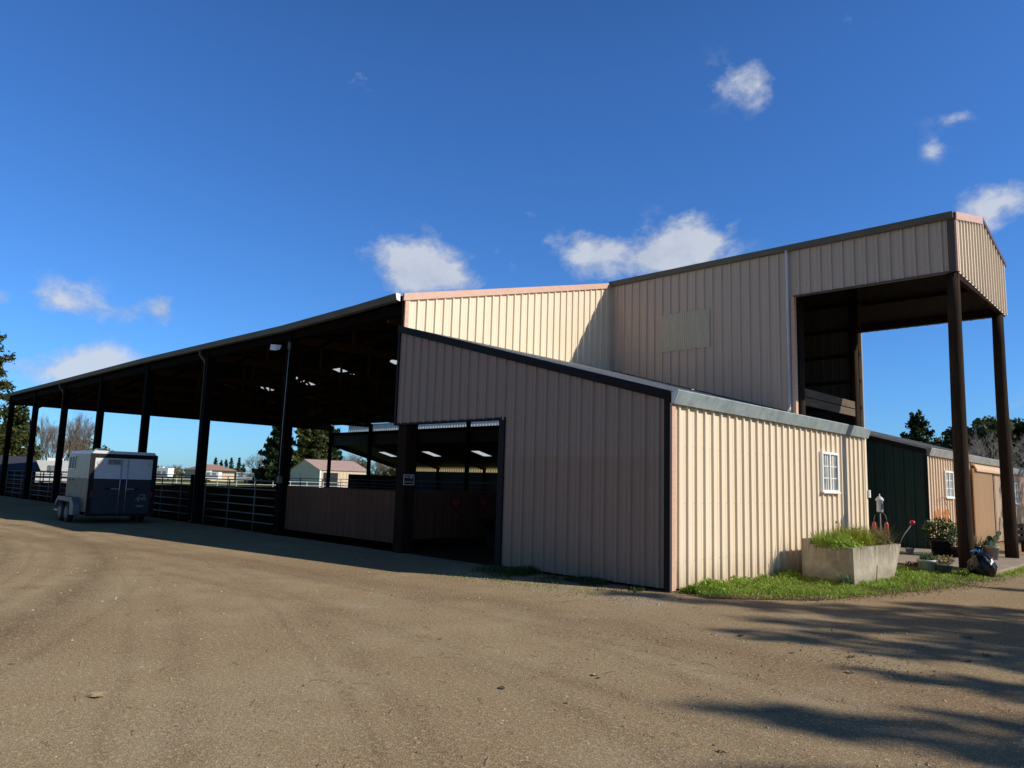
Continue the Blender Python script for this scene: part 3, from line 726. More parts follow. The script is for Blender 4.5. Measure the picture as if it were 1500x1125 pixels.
m = MB(); m.prism([(X2 + .036, BRY, BRZ - .10), (X2 + .036, Y2 + .1, HT - .12), (X2 + .036, Y2 + .1, HT - .0), (X2 + .036, BRY, BRZ + .012)], (.03, 0, 0)); m.build('rake_trim', 'brown_trim', barn)
MB().box(X2 - .16, X2 + .003, Y1 - .05, Y1 - .001, 7.35, HT - .14).build('corner_trim', 'brown_trim', barn)
MB().box(X2 + .0035, X2 + .045, Y1 - .05, Y1 + .08, 7.35, HT - .2).build('corner_trim', 'peach', barn)
MB().box(-8.1, -7.98, Y1 - .045, Y1 - .002, rake(-8) + .02, HT - .1).build('corner_trim', 'tan_barn', barn)
m = MB(); prof = [(Y1 - .045, HT - .17), (Y1 - .13, HT - .16), (Y1 - .17, HT), (Y1 - .045, HT)]
m.prism([(-8.08, y, z) for y, z in prof], (8.08 - .2, 0, 0)); m.prism([(-.2, y - .004, z) for y, z in prof], (X2 + .2, 0, 0)); m.build('gutter', 'gutter_dark', barn)
MB().box(XO - .02, X2 - .17, Y1 - .04, Y1 + .06, 7.33, 7.375).build('header_trim', 'brown_trim', barn)
MB().box(XO - .1, XO, Y1 - .046, Y1 + .1, 3.95, 7.33).build('door_jamb', 'peach', barn)
MB().tube([(XO - .17, Y1 - .12, HT - .14), (XO - .17, Y1 - .09, HT - .3), (XO - .17, Y1 - .085, 4.15), (XO - .14, Y1 - .2, 4.04)], .045, 8).build('downspout', 'white_metal', barn)
m = MB(); m.ribbed((0, Y1 - .036, 0), (1, 0, 0), (0, 0, 1), (0, -1, 0), -6.05, -4.26, 6.17, 7.39, OT, sp=.0762, h=.016, hw=.03, tw=.008, minor=False); m.build('fibreglass_panel', 'fibre_green', barn)
M['shade_lining'] = painted_steel('dark sheet standing in for barn shade', (.075, .066, .058))  # dark sheets added inside the barn, their colour standing in for shade
m = MB(); m.ribbed((0, Y2 - .005, 0), (1, 0, 0), (0, 0, 1), (0, -1, 0), -8.0, XO - .06, 3.0, HT - .06, .1, h=.01, minor=False); m.ribbed((0, Y2 - .005, 0), (1, 0, 0), (0, 0, 1), (0, -1, 0), XO - .06, X2 - .03, 7.22, HT - .06, .1, h=.01, minor=False); m.build('inner_shade', 'shade_lining', barn)
m = MB(); m.ribbed((X2 - .004, 0, 0), (0, 1, 0), (0, 0, 1), (-1, 0, 0), Y1 + .05, Y2 - .02, 7.38, lambda u: bz(u) - .05, .1, h=.01, minor=False); m.build('inner_shade', 'shade_lining', barn)
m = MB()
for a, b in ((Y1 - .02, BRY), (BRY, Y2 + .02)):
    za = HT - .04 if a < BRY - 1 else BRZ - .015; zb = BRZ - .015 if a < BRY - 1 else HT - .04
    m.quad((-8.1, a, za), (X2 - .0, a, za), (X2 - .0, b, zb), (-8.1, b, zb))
m.build('roof_shade', 'shade_lining', barn)
# frame timbers
for (x, y, zt) in ((2.39, 9.16, 7.35), (2.39, 14.02, 7.2)):
    m = MB(); n = 9; pts = []; rs = []
    for i in range(n):
        q = i / (n - 1); pts.append((x + .012 * math.sin(5 * q + y), y + .012 * math.cos(4 * q), zt * q)); rs.append(.172 - .026 * q)
    m.tube(pts, rs, 14); m.build('round_post', 'pole', barn)
MB().tube([(XO - .25, 14.1, 0.1), (XO - .22, 14.12, 8.4)], [.15, .13], 12).build('round_post', 'pole', barn)
MB().tube([(XO - .05, 9.3, 0.1), (XO - .02, 9.3, 7.3)], [.14, .12], 12).build('round_post', 'pole', barn)
MB().box(XO - .16, XO - .06, Y2 - .02, Y2 + .045, 3.9, 7.2).build('door_jamb', 'tan', barn)
for z in (4.6, 5.5, 6.4, 7.3, 8.2):
    MB().box(-8, XO - .1, Y2 - .16, Y2 - .01, z, z + .09).build('girt', 'girt', barn)
    MB().box(-8, XO - .1, Y1 + .01, Y1 + .14, z, z + .09).build('girt', 'girt', barn)
for y in (Y1 + .08, Y2 - .1):
    MB().box(XO, X2 - .05, y - .06, y + .06, 7.42 if y < 10 else 7.22, 7.66 if y < 10 else 7.46).build('header_beam', 'girt', barn)
    MB().box(XO, X2 - .05, y - .05, y + .05, 8.1, 8.19).build('girt', 'girt', barn)
MB().box(X2 - .12, X2 - .01, Y1 + .1, Y2 - .1, 7.2, 7.45).build('header_beam', 'post_brown', barn)
for y in (9.7, 10.5, 11.3, 12.2, 13, 13.8):
    MB().beam((-8, y, bz(y) - .14), (X2 - .02, y, bz(y) - .14), .06, .18).build('purlin', 'girt', barn)
MB().beam((-1.75, Y1 + .1, 8.5), (-1.75, Y2 - .1, 8.5), .12, .24).build('tie_beam', 'girt', barn)
for z in (4.68, 4.42):
    MB().box(-1.78, -1.73, 9.25, 13.9, z - .10, z + .13).build('loft_board', 'plank', barn)
MB().box(-8, -1.8, Y1 + .02, Y2 - .02, 3.92, 4.0).build('loft_floor', 'girt', barn)

# ------------------------------------------------------------------ back shed behind the breezeway
YA, YC = 15.12, 26.2
back = thing('back_shed', 'long tan metal shed behind the tall barn with dark green end wall', 'shed', (-4, 20.5, 0))
m = MB(); m.ribbed((0, YA, 0), (1, 0, 0), (0, 0, 1), (0, -1, 0), -8, -.02, .1, lambda u: rake(u) - .3, -.1); m.build('green_wall', 'green_door', back)
m = MB(); m.ribbed((0, 0, 0), (0, 1, 0), (0, 0, 1), (1, 0, 0), YA + .03, YC, .03, 3.16, .2); m.build('side_wall', 'tan_back', back)
m = MB(); m.ribbed((.06, 0, 3.30), (0, 1, 0), V_, N_, YA - .05, YC, 0, 8.1, .11, minor=False); m.build('roof', 'galv_old', back)
m = MB(); m.prism([(.03, YA - .05, rake(.03) - .38), (.03, YA - .05, rake(.03) - .2), (-8.1, YA - .05, rake(-8.1) - .2), (-8.1, YA - .05, rake(-8.1) - .38)], (0, -.02, 0)); m.build('rake_trim', 'dark_trim', back)
m = MB(); prof = [(.035, 3.10), (.11, 3.09), (.19, 3.32), (.17, 3.34), (.035, 3.31)]
m.prism([(x, YA - .04, z) for x, z in prof], (0, YC - YA, 0)); m.build('gutter', 'galv_old', back)
MB().box(-.02, .04, YA - .045, YA + .1, .06, 3.1).build('corner_trim', 'dark_trim', back)
MB().box(.0405, .05, YA - .04, YA + .08, .06, 3.08).build('corner_trim', 'tan_back', back)
window(back, 16.95, 17.95, 1.74, 2.66)
m = MB(); m.ribbed((.12, 0, 0), (0, 1, 0), (0, 0, 1), (1, 0, 0), 20.3, 23.35, .06, 2.86, 0, sp=.13, h=.035, hw=.04, tw=.02, minor=False); m.build('sliding_door', 'pink_door', back)
m = MB(); m.ribbed((.08, 0, 0), (0, 1, 0), (0, 0, 1), (1, 0, 0), 23.85, 26.1, .06, 2.84, 0, sp=.13, h=.035, hw=.04, tw=.02, minor=False); m.build('sliding_door', 'tan_back', back)
MB().box(.04, .06, 23.3, 23.9, .05, 2.8).build('door_gap_dark', 'black_plastic', back)  # black box painting the darkness inside the gap between the doors
m = MB(); m.prism([(.04, 20.5, 3.05), (.16, 20.5, 3.0), (.24, 20.5, 2.84), (.24, 20.5, 2.76), (.22, 20.5, 2.76), (.13, 20.5, 2.94), (.04, 20.5, 2.98)], (0, 5.75, 0)); m.build('door_track_hood', 'pink_door', back)
# lower section continuing to the right
ext = thing('rear_stable', 'low shaded metal stable at the right edge beyond the sliding door', 'stable', (-3, 30, 0))
m = MB(); m.ribbed((-.1, 0, 0), (0, 1, 0), (0, 0, 1), (1, 0, 0), YC + .02, 44, .03, 2.95, .2); m.build('side_wall', 'tan_back', ext)
m = MB(); m.ribbed((-.02, 0, 3.02), (0, 1, 0), V_, N_, YC + .02, 44, 0, 8.0, .11, minor=False); m.build('roof', 'galv_old', ext)
MB().prism([(x - .1, YC + .02, z - .22) for x, z in prof], (0, 17.8, 0)).build('gutter', 'galv_old', ext)
window(ext, 27.9, 28.9, 1.55, 2.5, -.066)

# ------------------------------------------------------------------ concrete planter
pl = thing('concrete_planter', 'concrete feed trough planter with flared end on the grass', 'planter', (1.1, 5.2, 0))
m = MB()
T = .72; wl = .09
ob = [(.56, 4.32), (1.62, 4.06), (1.66, 6.28), (.62, 6.4)]
ot = [(.52, 4.40), (1.62, 4.02), (1.72, 6.62), (.60, 6.75)]
cx = sum(p[0] for p in ot) / 4; cy = sum(p[1] for p in ot) / 4
it = [(cx + (x - cx) * .83, cy + (y - cy) * .92) for x, y in ot]
vs = [(x, y, -.02) for x, y in ob] + [(x, y, T) for x, y in ot] + [(x, y, T) for x, y in it] + [(x, y, T - .12) for x, y in it]
fs = [(i, (i + 1) % 4, 4 + (i + 1) % 4, 4 + i) for i in range(4)] + [(4 + i, 4 + (i + 1) % 4, 8 + (i + 1) % 4, 8 + i) for i in range(4)] + [(8 + i, 8 + (i + 1) % 4, 12 + (i + 1) % 4, 12 + i) for i in range(4)]
m.add(vs, fs)
m.hexa([(.46, 4.345, -.02), (.70, 4.31, -.02), (.72, 6.4, -.02), (.5, 6.45, -.02)], [(.44, 4.40, T + .1), (.60, 4.385, T + .1), (.66, 6.7, T + .1), (.48, 6.75, T + .1)])
m.build('trough', 'concrete', pl)
MB().poly([(x, y, T - .06) for x, y in it]).build('soil', 'soil', pl)
MB().beam((1.70, 5.05, .02), (1.70, 5.12, .33), .012, .012).build('rebar', 'pipe_dark', pl)

from mathutils import noise as mn
def leaf_mat(name, cols): M[name] = foliage(name, cols)
leaf_mat('grass_green', [(.11, .18, .022), (.25, .36, .05), (.42, .50, .11)])
leaf_mat('grass_yellow', [(.14, .19, .02), (.28, .30, .03), (.36, .34, .06)])
leaf_mat('dry_grass', [(.12, .09, .04), (.26, .21, .11), (.34, .30, .18)])
leaf_mat('grey_green', [(.06, .10, .06), (.11, .16, .10), (.19, .24, .16)])
leaf_mat('dark_leaf', [(.018, .04, .014), (.04, .075, .02), (.08, .12, .03)])
leaf_mat('conifer', [(.010, .022, .008), (.030, .050, .016), (.065, .085, .025)])
leaf_mat('conifer_gold', [(.02, .035, .008), (.065, .075, .018), (.13, .125, .032)])
leaf_mat('olive', [(.05, .06, .025), (.12, .115, .05), (.2, .18, .085)])
leaf_mat('weed_shade', [(.025, .05, .012), (.05, .085, .02), (.09, .12, .03)])
leaf_mat('flower_yellow', [(.5, .25, .03), (.6, .38, .05), (.6, .5, .2)])
M['bark'] = plain('grey brown bark', (.12, .09, .065), .9, var=.35, scale=8)
M['twig'] = plain('bare winter twigs', (.20, .15, .115), .9, var=.35, scale=3)
M['twig_grey'] = plain('pale grey twigs', (.30, .27, .23), .9, var=.3, scale=3)

def blade(m, p, h, w, lean, rnd):
    a = rnd.uniform(0, 2 * PI); d = Vector((math.cos(a), math.sin(a), 0)); sdv = Vector((-d.y, d.x, 0)) * w
    p = Vector(p); q = p + d * lean * .35 + Vector((0, 0, h * .6)); t = p + d * lean + Vector((0, 0, h))
    m.add([p - sdv, p + sdv, q + sdv * .8, q - sdv * .8, t], [(0, 1, 2, 3), (3, 2, 4)])
def leafq(m, p, s, rnd, flat=0):
    n = Vector((rnd.gauss(0, 1), rnd.gauss(0, 1), rnd.gauss(0, 1) + flat)).normalized()
    a = n.cross(Vector((rnd.gauss(0, 1), rnd.gauss(0, 1), rnd.gauss(0, 1)))).normalized() * s; b = n.cross(a) * rnd.uniform(.35, .6); p = Vector(p)
    m.add([p - a, p - b, p + a, p + b], [(0, 1, 2, 3)])

# plants in the planter (individual clumps)
def clump(name, label, cx, cy, z0, rx, ry, h, n, mat, w=.006, lean=.14, group=None, cat='plant'):
    m = MB(); rn = random.Random(hash((round(cx * 100), round(cy * 100), n)) & 0xffff)
    for i in range(n):
        t = rn.uniform(0, 2 * PI); q = math.sqrt(rn.random())
        px_, py_ = cx + rx * q * math.cos(t), cy + ry * q * math.sin(t)
        blade(m, (px_, py_, z0), h * rn.uniform(.45, 1.1) * (1 + .55 * mn.noise(Vector((px_ * 5, py_ * 5, n)))), w * rn.uniform(.6, 1.3), lean * rn.uniform(.2, 1.3), rn)
    return tag(m.build(name, mat), label, cat, group)
clump('ornamental_grass', 'bright yellow green grassy plant in the middle of the planter', 1.15, 5.35, T - .06, .4, .6, .40, 1500, 'grass_yellow', .006, .2)
clump('ornamental_grass', 'green grassy plant at the near left end of the planter', 1.0, 4.65, T - .06, .42, .45, .33, 900, 'grass_green', .006, .22)
clump('ornamental_grass', 'dry straw coloured grass at the right end of the planter', 1.25, 6.2, T - .06, .38, .45, .40, 600, 'dry_grass', .005, .42)
clump('ornamental_grass', 'tall thin seed stalks at the back of the planter against the wall', .85, 5.2, T - .06, .25, .85, .62, 130, 'dry_grass', .005, .2)
clump('spiky_plant', 'spiky blue green lily clump at the foot of the planter', 1.55, 3.75, 0, .12, .12, .30, 110, 'grey_green', .015, .24)
m = MB(); m.tube([(1.68, 6.45, .6), (1.75, 6.75, .92), (1.86, 7.0, 1.17)], .008, 6)
for i_, (bx, by, bz, lab, mt, hh) in enumerate([(1.25, 5.0, .16, 'bushy yellow green herb spilling over the planter rim', 'grass_yellow', .32), (.95, 5.75, .2, 'grey leaved bushy herb at the back of the planter', 'grey_green', .34), (1.4, 6.1, .12, 'brownish wilted plant hanging over the planter end', 'dry_grass', .26), (1.3, 4.45, .1, 'small leafy green plant at the near corner of the planter', 'grass_green', .2)]):
    rn = random.Random(300 + i_); mm = MB()
    for k in range(700):
        v = Vector((rn.gauss(0, .11), rn.gauss(0, .17), abs(rn.gauss(0, 1)) * hh * .42))
        leafq(mm, (bx + v.x, by + v.y, T - .05 + v.z), rn.uniform(.025, .05), rn, .3)
    tag(mm.build('leafy_herb', mt), lab, 'plant')
st = thing('stake_reflector', 'thin stake with a round red cap leaning out of the planter', 'garden stake', (1.68, 6.45, .6)); m.build('stake', 'pipe', st)
M['red'] = plain('bright red plastic', (.55, .015, .03), .3, var=.1)
MB().lathe((1.86, 7.0, 1.19), [(.001, -.055), (.04, -.04), (.06, 0), (.045, .035), (.001, .05)], 14).build('cap', 'red', st)

# bird feeder pole
fp = thing('bird_feeder_pole', 'metal pole with white lantern bird feeder and two side arms before green wall', 'bird feeder', (.78, 8.2, 0))
FX, FY = .79, 8.2
MB().tube([(FX, FY, 0), (FX, FY, 1.38)], .016, 8).build('pole', 'pipe', fp)
MB().lathe((FX, FY, 1.36), [(.05, 0), (.075, .03), (.07, .10), (.07, .27), (.1, .28), (.085, .33), (.05, .37), (.015, .39), (.012, .44), (.001, .45)], 16).build('lantern', 'white_metal', fp)
m = MB()
for s_ in (-1, 1): m.box(FX + .055, FX + .074, FY + s_ * .03 - .018, FY + s_ * .03 + .018, 1.42, 1.58)
m.build('feeding_port', 'black_plastic', fp)
U = Vector((.70, .71, 0))
for s_ in (-1, 1):
    pts = [Vector((FX, FY, 1.33)) + U * s_ * a + Vector((0, 0, b)) for a, b in ((0, 0), (.08, .02), (.13, -.05), (.16, -.15), (.155, -.2))]
    MB().tube(pts, .008, 6).build('arm', 'pipe', fp)
M['nectar'] = plain('orange red glass', (.45, .07, .03), .15, var=.3, scale=25)
for s_, lb in ((-1, 'orange red nectar feeder hanging from the left arm of the feeder pole'), (1, 'orange red nectar feeder hanging from the right arm of the feeder pole')):
    p = Vector((FX, FY, 1.13)) + U * s_ * .155
    f = thing('nectar_feeder', lb, 'bird feeder', (p.x, p.y, .86), 'feeders hanging from the pole')
    MB().lathe((p.x, p.y, .90), [(.02, 0), (.035, .02), (.045, .06), (.045, .18), (.025, .21), (.008, .23)], 12).build('bottle', 'nectar', f)
    MB().lathe((p.x, p.y, .86), [(.001, 0), (.06, .0), (.065, .03), (.02, .045)], 12).build('tray', 'black_plastic', f)

# manure forks against the back shed
M['orange'] = plain('orange plastic', (.62, .20, .04), .4, var=.12)
for (y, lb, dy) in ((15.85, 'orange plastic manure fork leaning on the tan wall, left of the two', .9), (16.85, 'orange plastic manure fork leaning on the tan wall, right of the two', .75)):
    f = thing('manure_fork', lb, 'manure fork', (.25, y + dy, 0), 'forks leaning on the back shed')
    MB().tube([(.3, y + dy, .12), (.12, y, 1.12)], .016, 6).build('handle', 'plank', f)
    m = MB(); m.box(.07, .10, y - .19, y + .17, 1.06, 1.13)
    for i in range(9): m.beam((.085, y - .18 + i * .043, 1.12), (.11, y - .19 + i * .043, 1.36), .02, .012)
    m.build('fork_head', 'orange', f)
m = MB(); m.tube([(.3, 17.3, 0), (.2, 16.7, 1.2), (.15, 16.5, 1.62), (.13, 16.3, 1.78), (.12, 16.05, 1.72), (.12, 15.95, 1.5)], .009, 6); tag(m.build('shepherd_hook', 'twig'), 'thin bent wire plant hook leaning on the tan wall below the window', 'plant hook')

# pots and plants on the slab
def pot(name, label, x, y, z, r, h, mat, plant, cat='flower pot'):
    t = thing(name, label, cat, (x, y, z))
    MB().lathe((x, y, z), [(.001, 0), (r * .72, 0), (r * .95, h * .82), (r * 1.06, h * .83), (r * 1.06, h), (r * .93, h), (r * .9, h * .85), (.001, h * .84)], 20).build('pot', mat, t)
    if plant: plant(t, x, y, z + h * .85)
    return t
def bush(rx, h, n, mat, s=.03, flowers=None):
    def f(t, x, y, z):
        rn = random.Random(int(x * 1000)); m = MB()
        for i in range(n):
            v = Vector((rn.gauss(0, 1), rn.gauss(0, 1), rn.gauss(0, 1))).normalized() * rn.uniform(.55, 1) * (1 + .2 * math.sin(7 * rn.random()))
            leafq(m, (x + v.x * rx, y + v.y * rx, z + h * .5 + v.z * h * .5), s * rn.uniform(.6, 1.3), rn)
        m.build('foliage', mat, t)
        if flowers:
            m = MB()
            for i in range(60):
                v = Vector((rn.gauss(0, 1), rn.gauss(0, 1), abs(rn.gauss(0, 1)))).normalized()
                leafq(m, (x + v.x * rx, y + v.y * rx, z + h * .5 + v.z * h * .5), .03, rn)
            m.build('flowers', flowers, t)
    return f
def blades(n, h, mat, w=.012, lean=.15, r=.08):
    def f(t, x, y, z):
        rn = random.Random(int(y * 1000)); m = MB()
        for i in range(n):
            a = rn.uniform(0, 2 * PI); q = rn.random() * r
            blade(m, (x + q * math.cos(a), y + q * math.sin(a), z), h * rn.uniform(.6, 1.1), w, lean * rn.uniform(.2, 1.2), rn)
        m.build('leaves', mat, t)
    return f
def cactus(t, x, y, z):
    m = MB()
    for (dx, dy, dz, a, s) in ((0, 0, .12, .2, .12), (.08, .06, .27, .8, .10), (-.06, .04, .25, -.6, .09), (.14, .11, .40, .9, .08)):
        pts = []
        for i in range(14):
            q = 2 * PI * i / 14; lx = .75 * s * math.cos(q); lz = s * math.sin(q)
            pts.append((x + dx + (lx * math.cos(a) + lz * math.sin(a)) * .7, y + dy + (lx * math.cos(a) + lz * math.sin(a)) * .7, z + dz - lx * math.sin(a) + lz * math.cos(a)))
        m.prism(pts, (.02, -.02, 0))
    m.build('pads', 'grey_green', t)
M['terracotta'] = plain('terracotta', (.26, .10, .06), .8, var=.2)
M['pale_pot'] = plain('pale glazed pot', (.42, .47, .46), .5, var=.12)
M['grey_pot'] = plain('grey plastic pot', (.24, .245, .23), .6, var=.15)
pot('potted_shrub', 'large dark pot with a dense round flowering shrub beside the post', .98, 12.6, .12, .33, .48, 'black_plastic', bush(.48, .62, 900, 'dark_leaf', .05, 'flower_yellow'), 'potted plant')
pot('potted_plant', 'grey green leggy plant in a dark pot just left of the near post', 1.45, 12.4, .12, .2, .28, 'black_plastic', bush(.24, .6, 260, 'grey_green', .04), 'potted plant')
pot('flower_pot', 'pale blue grey pot with trailing weeds at the front of the slab', 1.75, 8.35, 0.02, .21, .28, 'pale_pot', blades(120, .22, 'grey_green', .012, .25, .16))
pot('flower_pot', 'wide grey bowl with brown dry plant left of the near post', 2.02, 8.55, 0.02, .24, .2, 'grey_pot', bush(.27, .22, 260, 'dry_grass', .035))
pot('flower_pot', 'black pot with thin dry stems right of the near post', 1.75, 12.85, .12, .19, .34, 'black_plastic', blades(60, .36, 'dry_grass', .008, .2, .15))
pot('flower_pot', 'terracotta pot with upright succulent leaves beside the black pot', 2.0, 13.0, .12, .22, .36, 'terracotta', blades(24, .26, 'grey_green', .03, .16, .12))
pot('flower_pot', 'grey bucket with a paddle cactus near the far post', 2.2, 12.7, .12, .17, .36, 'grey_pot', cactus)
pot('flower_pot', 'small white empty pot on the slab by the green wall', .2, 12.4, .12, .12, .16, 'pale_pot', None)
MB_ = MB(); MB_.lathe((2.0, 12.4, .12), [(.001, 0), (.24, 0), (.28, .06), (.25, .06), (.22, .02), (.001, .02)], 20); tag(MB_.build('plant_saucer', 'terracotta'), 'shallow brown saucer on the slab in front of the terracotta pot', 'saucer')
rn = random.Random(5); m = MB()
for i in range(260):
    a = rn.uniform(-.28, .28); leafq(m, (1.5 + a * .7 + rn.gauss(0, .03), 8.6 + a * .7 + rn.gauss(0, .03), .1 + .1 * rn.random()), .035, rn)
tag(m.build('dead_plant', plain('brown dead leaves', (.12, .05, .03), .9, var=.4, scale=20)), 'brown withered plant lying between planter and pale pot', 'dead plant')
# wooden bench
bn = thing('wooden_bench', 'dark wooden slat bench at the right edge behind the far post', 'bench', (1.9, 18.2, 0))
for z in (.42, .62, .82): MB().box(1.75, 1.8, 17.6, 19.4, z, z + .12).build('back_slat', 'purlin', bn)
for x in (1.82, 1.97, 2.12): MB().box(x, x + .12, 17.6, 19.4, .40, .44).build('seat_slat', 'purlin', bn)
for y in (17.7, 19.3):
    for x in (1.74, 2.16): MB().box(x - .04, x + .04, y - .04, y + .04, 0, .4 if x > 2 else .95).build('leg', 'purlin', bn)

# trash bag
bag = thing('trash_bag', 'shiny black trash bag with blue tie at the foot of the near post', 'trash bag', (2.85, 8.55, 0))
M['bag'] = plain('glossy black bin liner', (.004, .004, .005), .22, var=.2, spec=.4)
rn = random.Random(3); m = MB(); vs = []; fs = []; NU, NV = 40, 22
from mathutils import noise as mn
for j in range(NV + 1):
    q = j / NV; z = .56 * q; base = .3 * (1 - (2 * q - .75) ** 2 * .45) if q < .86 else .3 * .62 * (1 - (q - .86) / .14 * .75)
    for i in range(NU):
        t = 2 * PI * i / NU; c = Vector((math.cos(t), math.sin(t), z * 3))
        rr_ = base * (1 + .10 * mn.noise(c * 1.7 + Vector((3, 1, 0))) + .16 * mn.ridged_multi_fractal(c * 2.3, 1, 2, 3, 1, 2) * .35) + .012 * math.sin(9 * t + 14 * q)
        vs.append((2.84 + rr_ * math.cos(t) * .9, 8.5 + rr_ * math.sin(t) * .9, max(.0, z + .012 * mn.noise(c * 5))))
for j in range(NV):
    for i in range(NU): fs.append((j * NU + i, j * NU + (i + 1) % NU, (j + 1) * NU + (i + 1) % NU, (j + 1) * NU + i))
fs.append(tuple(NV * NU + i for i in range(NU)))
m.add(vs, fs, True); m.build('bag', 'bag', bag)
M['blue'] = plain('blue plastic ribbon', (.03, .22, .5), .35, var=.2)
m = MB()
for i in range(16): leafq(m, (2.80 + rn.gauss(0, .05), 8.45 + rn.gauss(0, .05), .57 + abs(rn.gauss(0, .02))), .05, rn)
m.build('tie', 'blue', bag)

# ------------------------------------------------------------------ horse trailer
M['tr_white'] = plain('white trailer skin', (.64, .63, .63), .35, var=.05)
M['tr_side'] = plain('light aluminium trailer side', (.33, .32, .29), .4, .2, .15, 3)
M['tr_grey'] = plain('slate blue trailer skin', (.038, .040, .050), .45, var=.12, spec=.25)
M['tr_grey_side'] = plain('dusty grey trailer side', (.12, .115, .085), .5, var=.3, scale=3)
M['tr_frame'] = plain('black trailer frame', (.01, .01, .011), .5, var=.2, spec=.2)
M['tr_fender'] = plain('dull aluminium fender', (.15, .16, .185), .5, .2, .2)
M['lens_red'] = plain('red lamp lens', (.25, .02, .015), .3, var=.2)
M['chrome'] = plain('brushed steel bar', (.5, .5, .52), .3, .7, .1)
tl = thing('horse_trailer', 'white and slate blue two horse trailer parked beside the arena posts', 'horse trailer', (-21.8, -2.3, 0))
XR, YL, YR, ZB, ZM, ZT = -20.42, -3.40, -1.27, .40, 1.52, 2.47
XF, XN = -22.9, -24.2
def shell(z0, z1): return [(XR, YL, z0), (XR, YR, z0), (XF, YR, z0), (XN, YR - .55, z0), (XN, YL + .55, z0), (XF, YL, z0)]
o = MB().prism(shell(ZB, 0), (0, 0, 0)) if False else None
m = MB(); m.prism([(x + (-.02 if i < 2 else 0), y, ZB) for i, (x, y, z) in enumerate(shell(ZB, 0))], (0, 0, ZM - ZB)); m.build('lower_body', 'tr_grey_side', tl)
m = MB(); m.prism([(x + (-.02 if i < 2 else 0), y, ZM + .001) for i, (x, y, z) in enumerate(shell(ZB, 0))], (0, 0, ZT - .12 - ZM)); m.build('upper_body', 'tr_side', tl)
m = MB(); cxm = (YL + YR) / 2
m.add([(x, y, ZT - .119) for x, y, z in shell(0, 0)] + [(x, y + (.1 if y < cxm else -.1), ZT) for x, y, z in shell(0, 0)], [(0, 1, 7, 6), (1, 2, 8, 7), (2, 3, 9, 8), (3, 4, 10, 9), (4, 5, 11, 10), (5, 0, 6, 11), (6, 7, 8, 9, 10, 11)]); rf = m.build('roof', 'tr_white', tl)
MB().lathe((-22.0, cxm - .3, ZT), [(.25, 0), (.25, .06), (.16, .1), (.001, .1)], 12).build('vent', 'cap_white', rf)
m = MB()   # rear frame
m.box(XR - .015, XR + .03, YL - .02, YL + .13, ZB - .05, ZT - .1); m.box(XR - .015, XR + .03, YR - .13, YR + .02, ZB - .05, ZT - .1); m.box(XR - .015, XR + .03, YL + .13, YR - .13, ZT - .24, ZT - .1); m.box(XR - .015, XR + .04, YL - .02, YR + .02, ZB - .13, ZB - .051)
m.build('rear_frame', 'tr_frame', tl)
ya, yb = YL + .135, YR - .135; ym = (ya + yb) / 2
for a, b in ((ya, ym - .055), (ym + .055, yb)):
    d = MB().box(XR - .015, XR + .012, a, b, ZB - .045, ZM).build('door', 'tr_grey', tl)
    MB().box(XR - .015, XR + .012, a, b, ZM + .002, ZT - .245).build('upper_panel', 'tr_white', d)
    yl = b - .05 if b < ym else a + .05
    MB().tube([(XR + .045, yl, ZB - .06), (XR + .045, yl, ZT - .28)], .014, 6).build('lock_bar', 'chrome', d)
    yh = b - .32 if b < ym else a + .05
    MB().box(XR + .02, XR + .05, yh, yh + .27, 1.17, 1.20).build('handle', 'chrome', d)
    yk = b - .5 if b < ym else a + .35
    MB().box(XR + .013, XR + .03, yk, yk + .14, 1.16, 1.215).build('latch', 'tr_frame', d)
MB().box(XR - .015, XR + .006, ym - .05, ym + .05, ZB - .045, ZM).build('center_post', 'tr_grey', tl)
MB().box(XR - .015, XR + .006, ym - .05, ym + .05, ZM + .002, ZT - .245).build('center_post', 'tr_white', tl)
MB().lathe((0, 0, 0), [(.001, 0), (.095, 0), (.095, .015), (.001, .015)], 16)
def disc(y, z, r, mat, nm, sq=False):
    pts = [(XR + .0125, y + r * math.cos(2 * PI * i / 18), z + r * math.sin(2 * PI * i / 18)) for i in range(18)]
    if sq: pts = [(XR + .0125, y + a * r * .75, z + b * r) for a, b in ((-1, -1), (1, -1), (1, 1), (-1, 1))]
    return MB().prism(pts, (.02, 0, 0)).build(nm, mat, tl)
M['rim'] = plain('dull steel rim', (.10, .10, .11), .5, .4, .2)
M['tr_lamp'] = plain('pale lamp lens', (.55, .55, .5), .3, var=.1)
disc(YL + .27, ZT - .4, .085, 'tr_lamp', 'lamp'); disc(YR - .27, ZT - .42, .09, 'tr_lamp', 'lamp', True)
for y in (YL + .1, YR - .1): MB().box(XR + .031, XR + .05, y - .03, y + .03, .9, 1.1).build('tail_light', 'lens_red', tl)
pt = MB().box(XR + .0125, XR + .018, YL + .52, YL + .96, ZT - .47, ZT - .29).build('number_plate', 'tr_side', tl)
m = MB(); text_mesh(m, 'K 3054', .115, (XR + .0185, YL + .74, ZT - .40), (0, 1, 0), (0, 0, 1), (1, 0, 0))
m.box(XR + .0185, XR + .0195, YL + .56, YL + .92, ZT - .325, ZT - .31)
m.build('plate_number', 'tr_frame', pt)
lg = MB(); yc, zc = YR - .42, .86   # horse-head swoosh with a bar of lettering
def ar(y, z, r, a0, a1, w):
    for i in range(10):
        a, b = a0 + (a1 - a0) * i / 10, a0 + (a1 - a0) * (i + 1) / 10
        p = lambda t, q: (XR + .0135, y + q * math.cos(t), z + q * math.sin(t))
        lg.quad(p(a, r), p(b, r), p(b, r + w), p(a, r + w))
ar(yc + .03, zc + .02, .11, PI * .25, PI * .98, .022); ar(yc - .14, zc - .1, .05, -.3, PI * .8, .02)
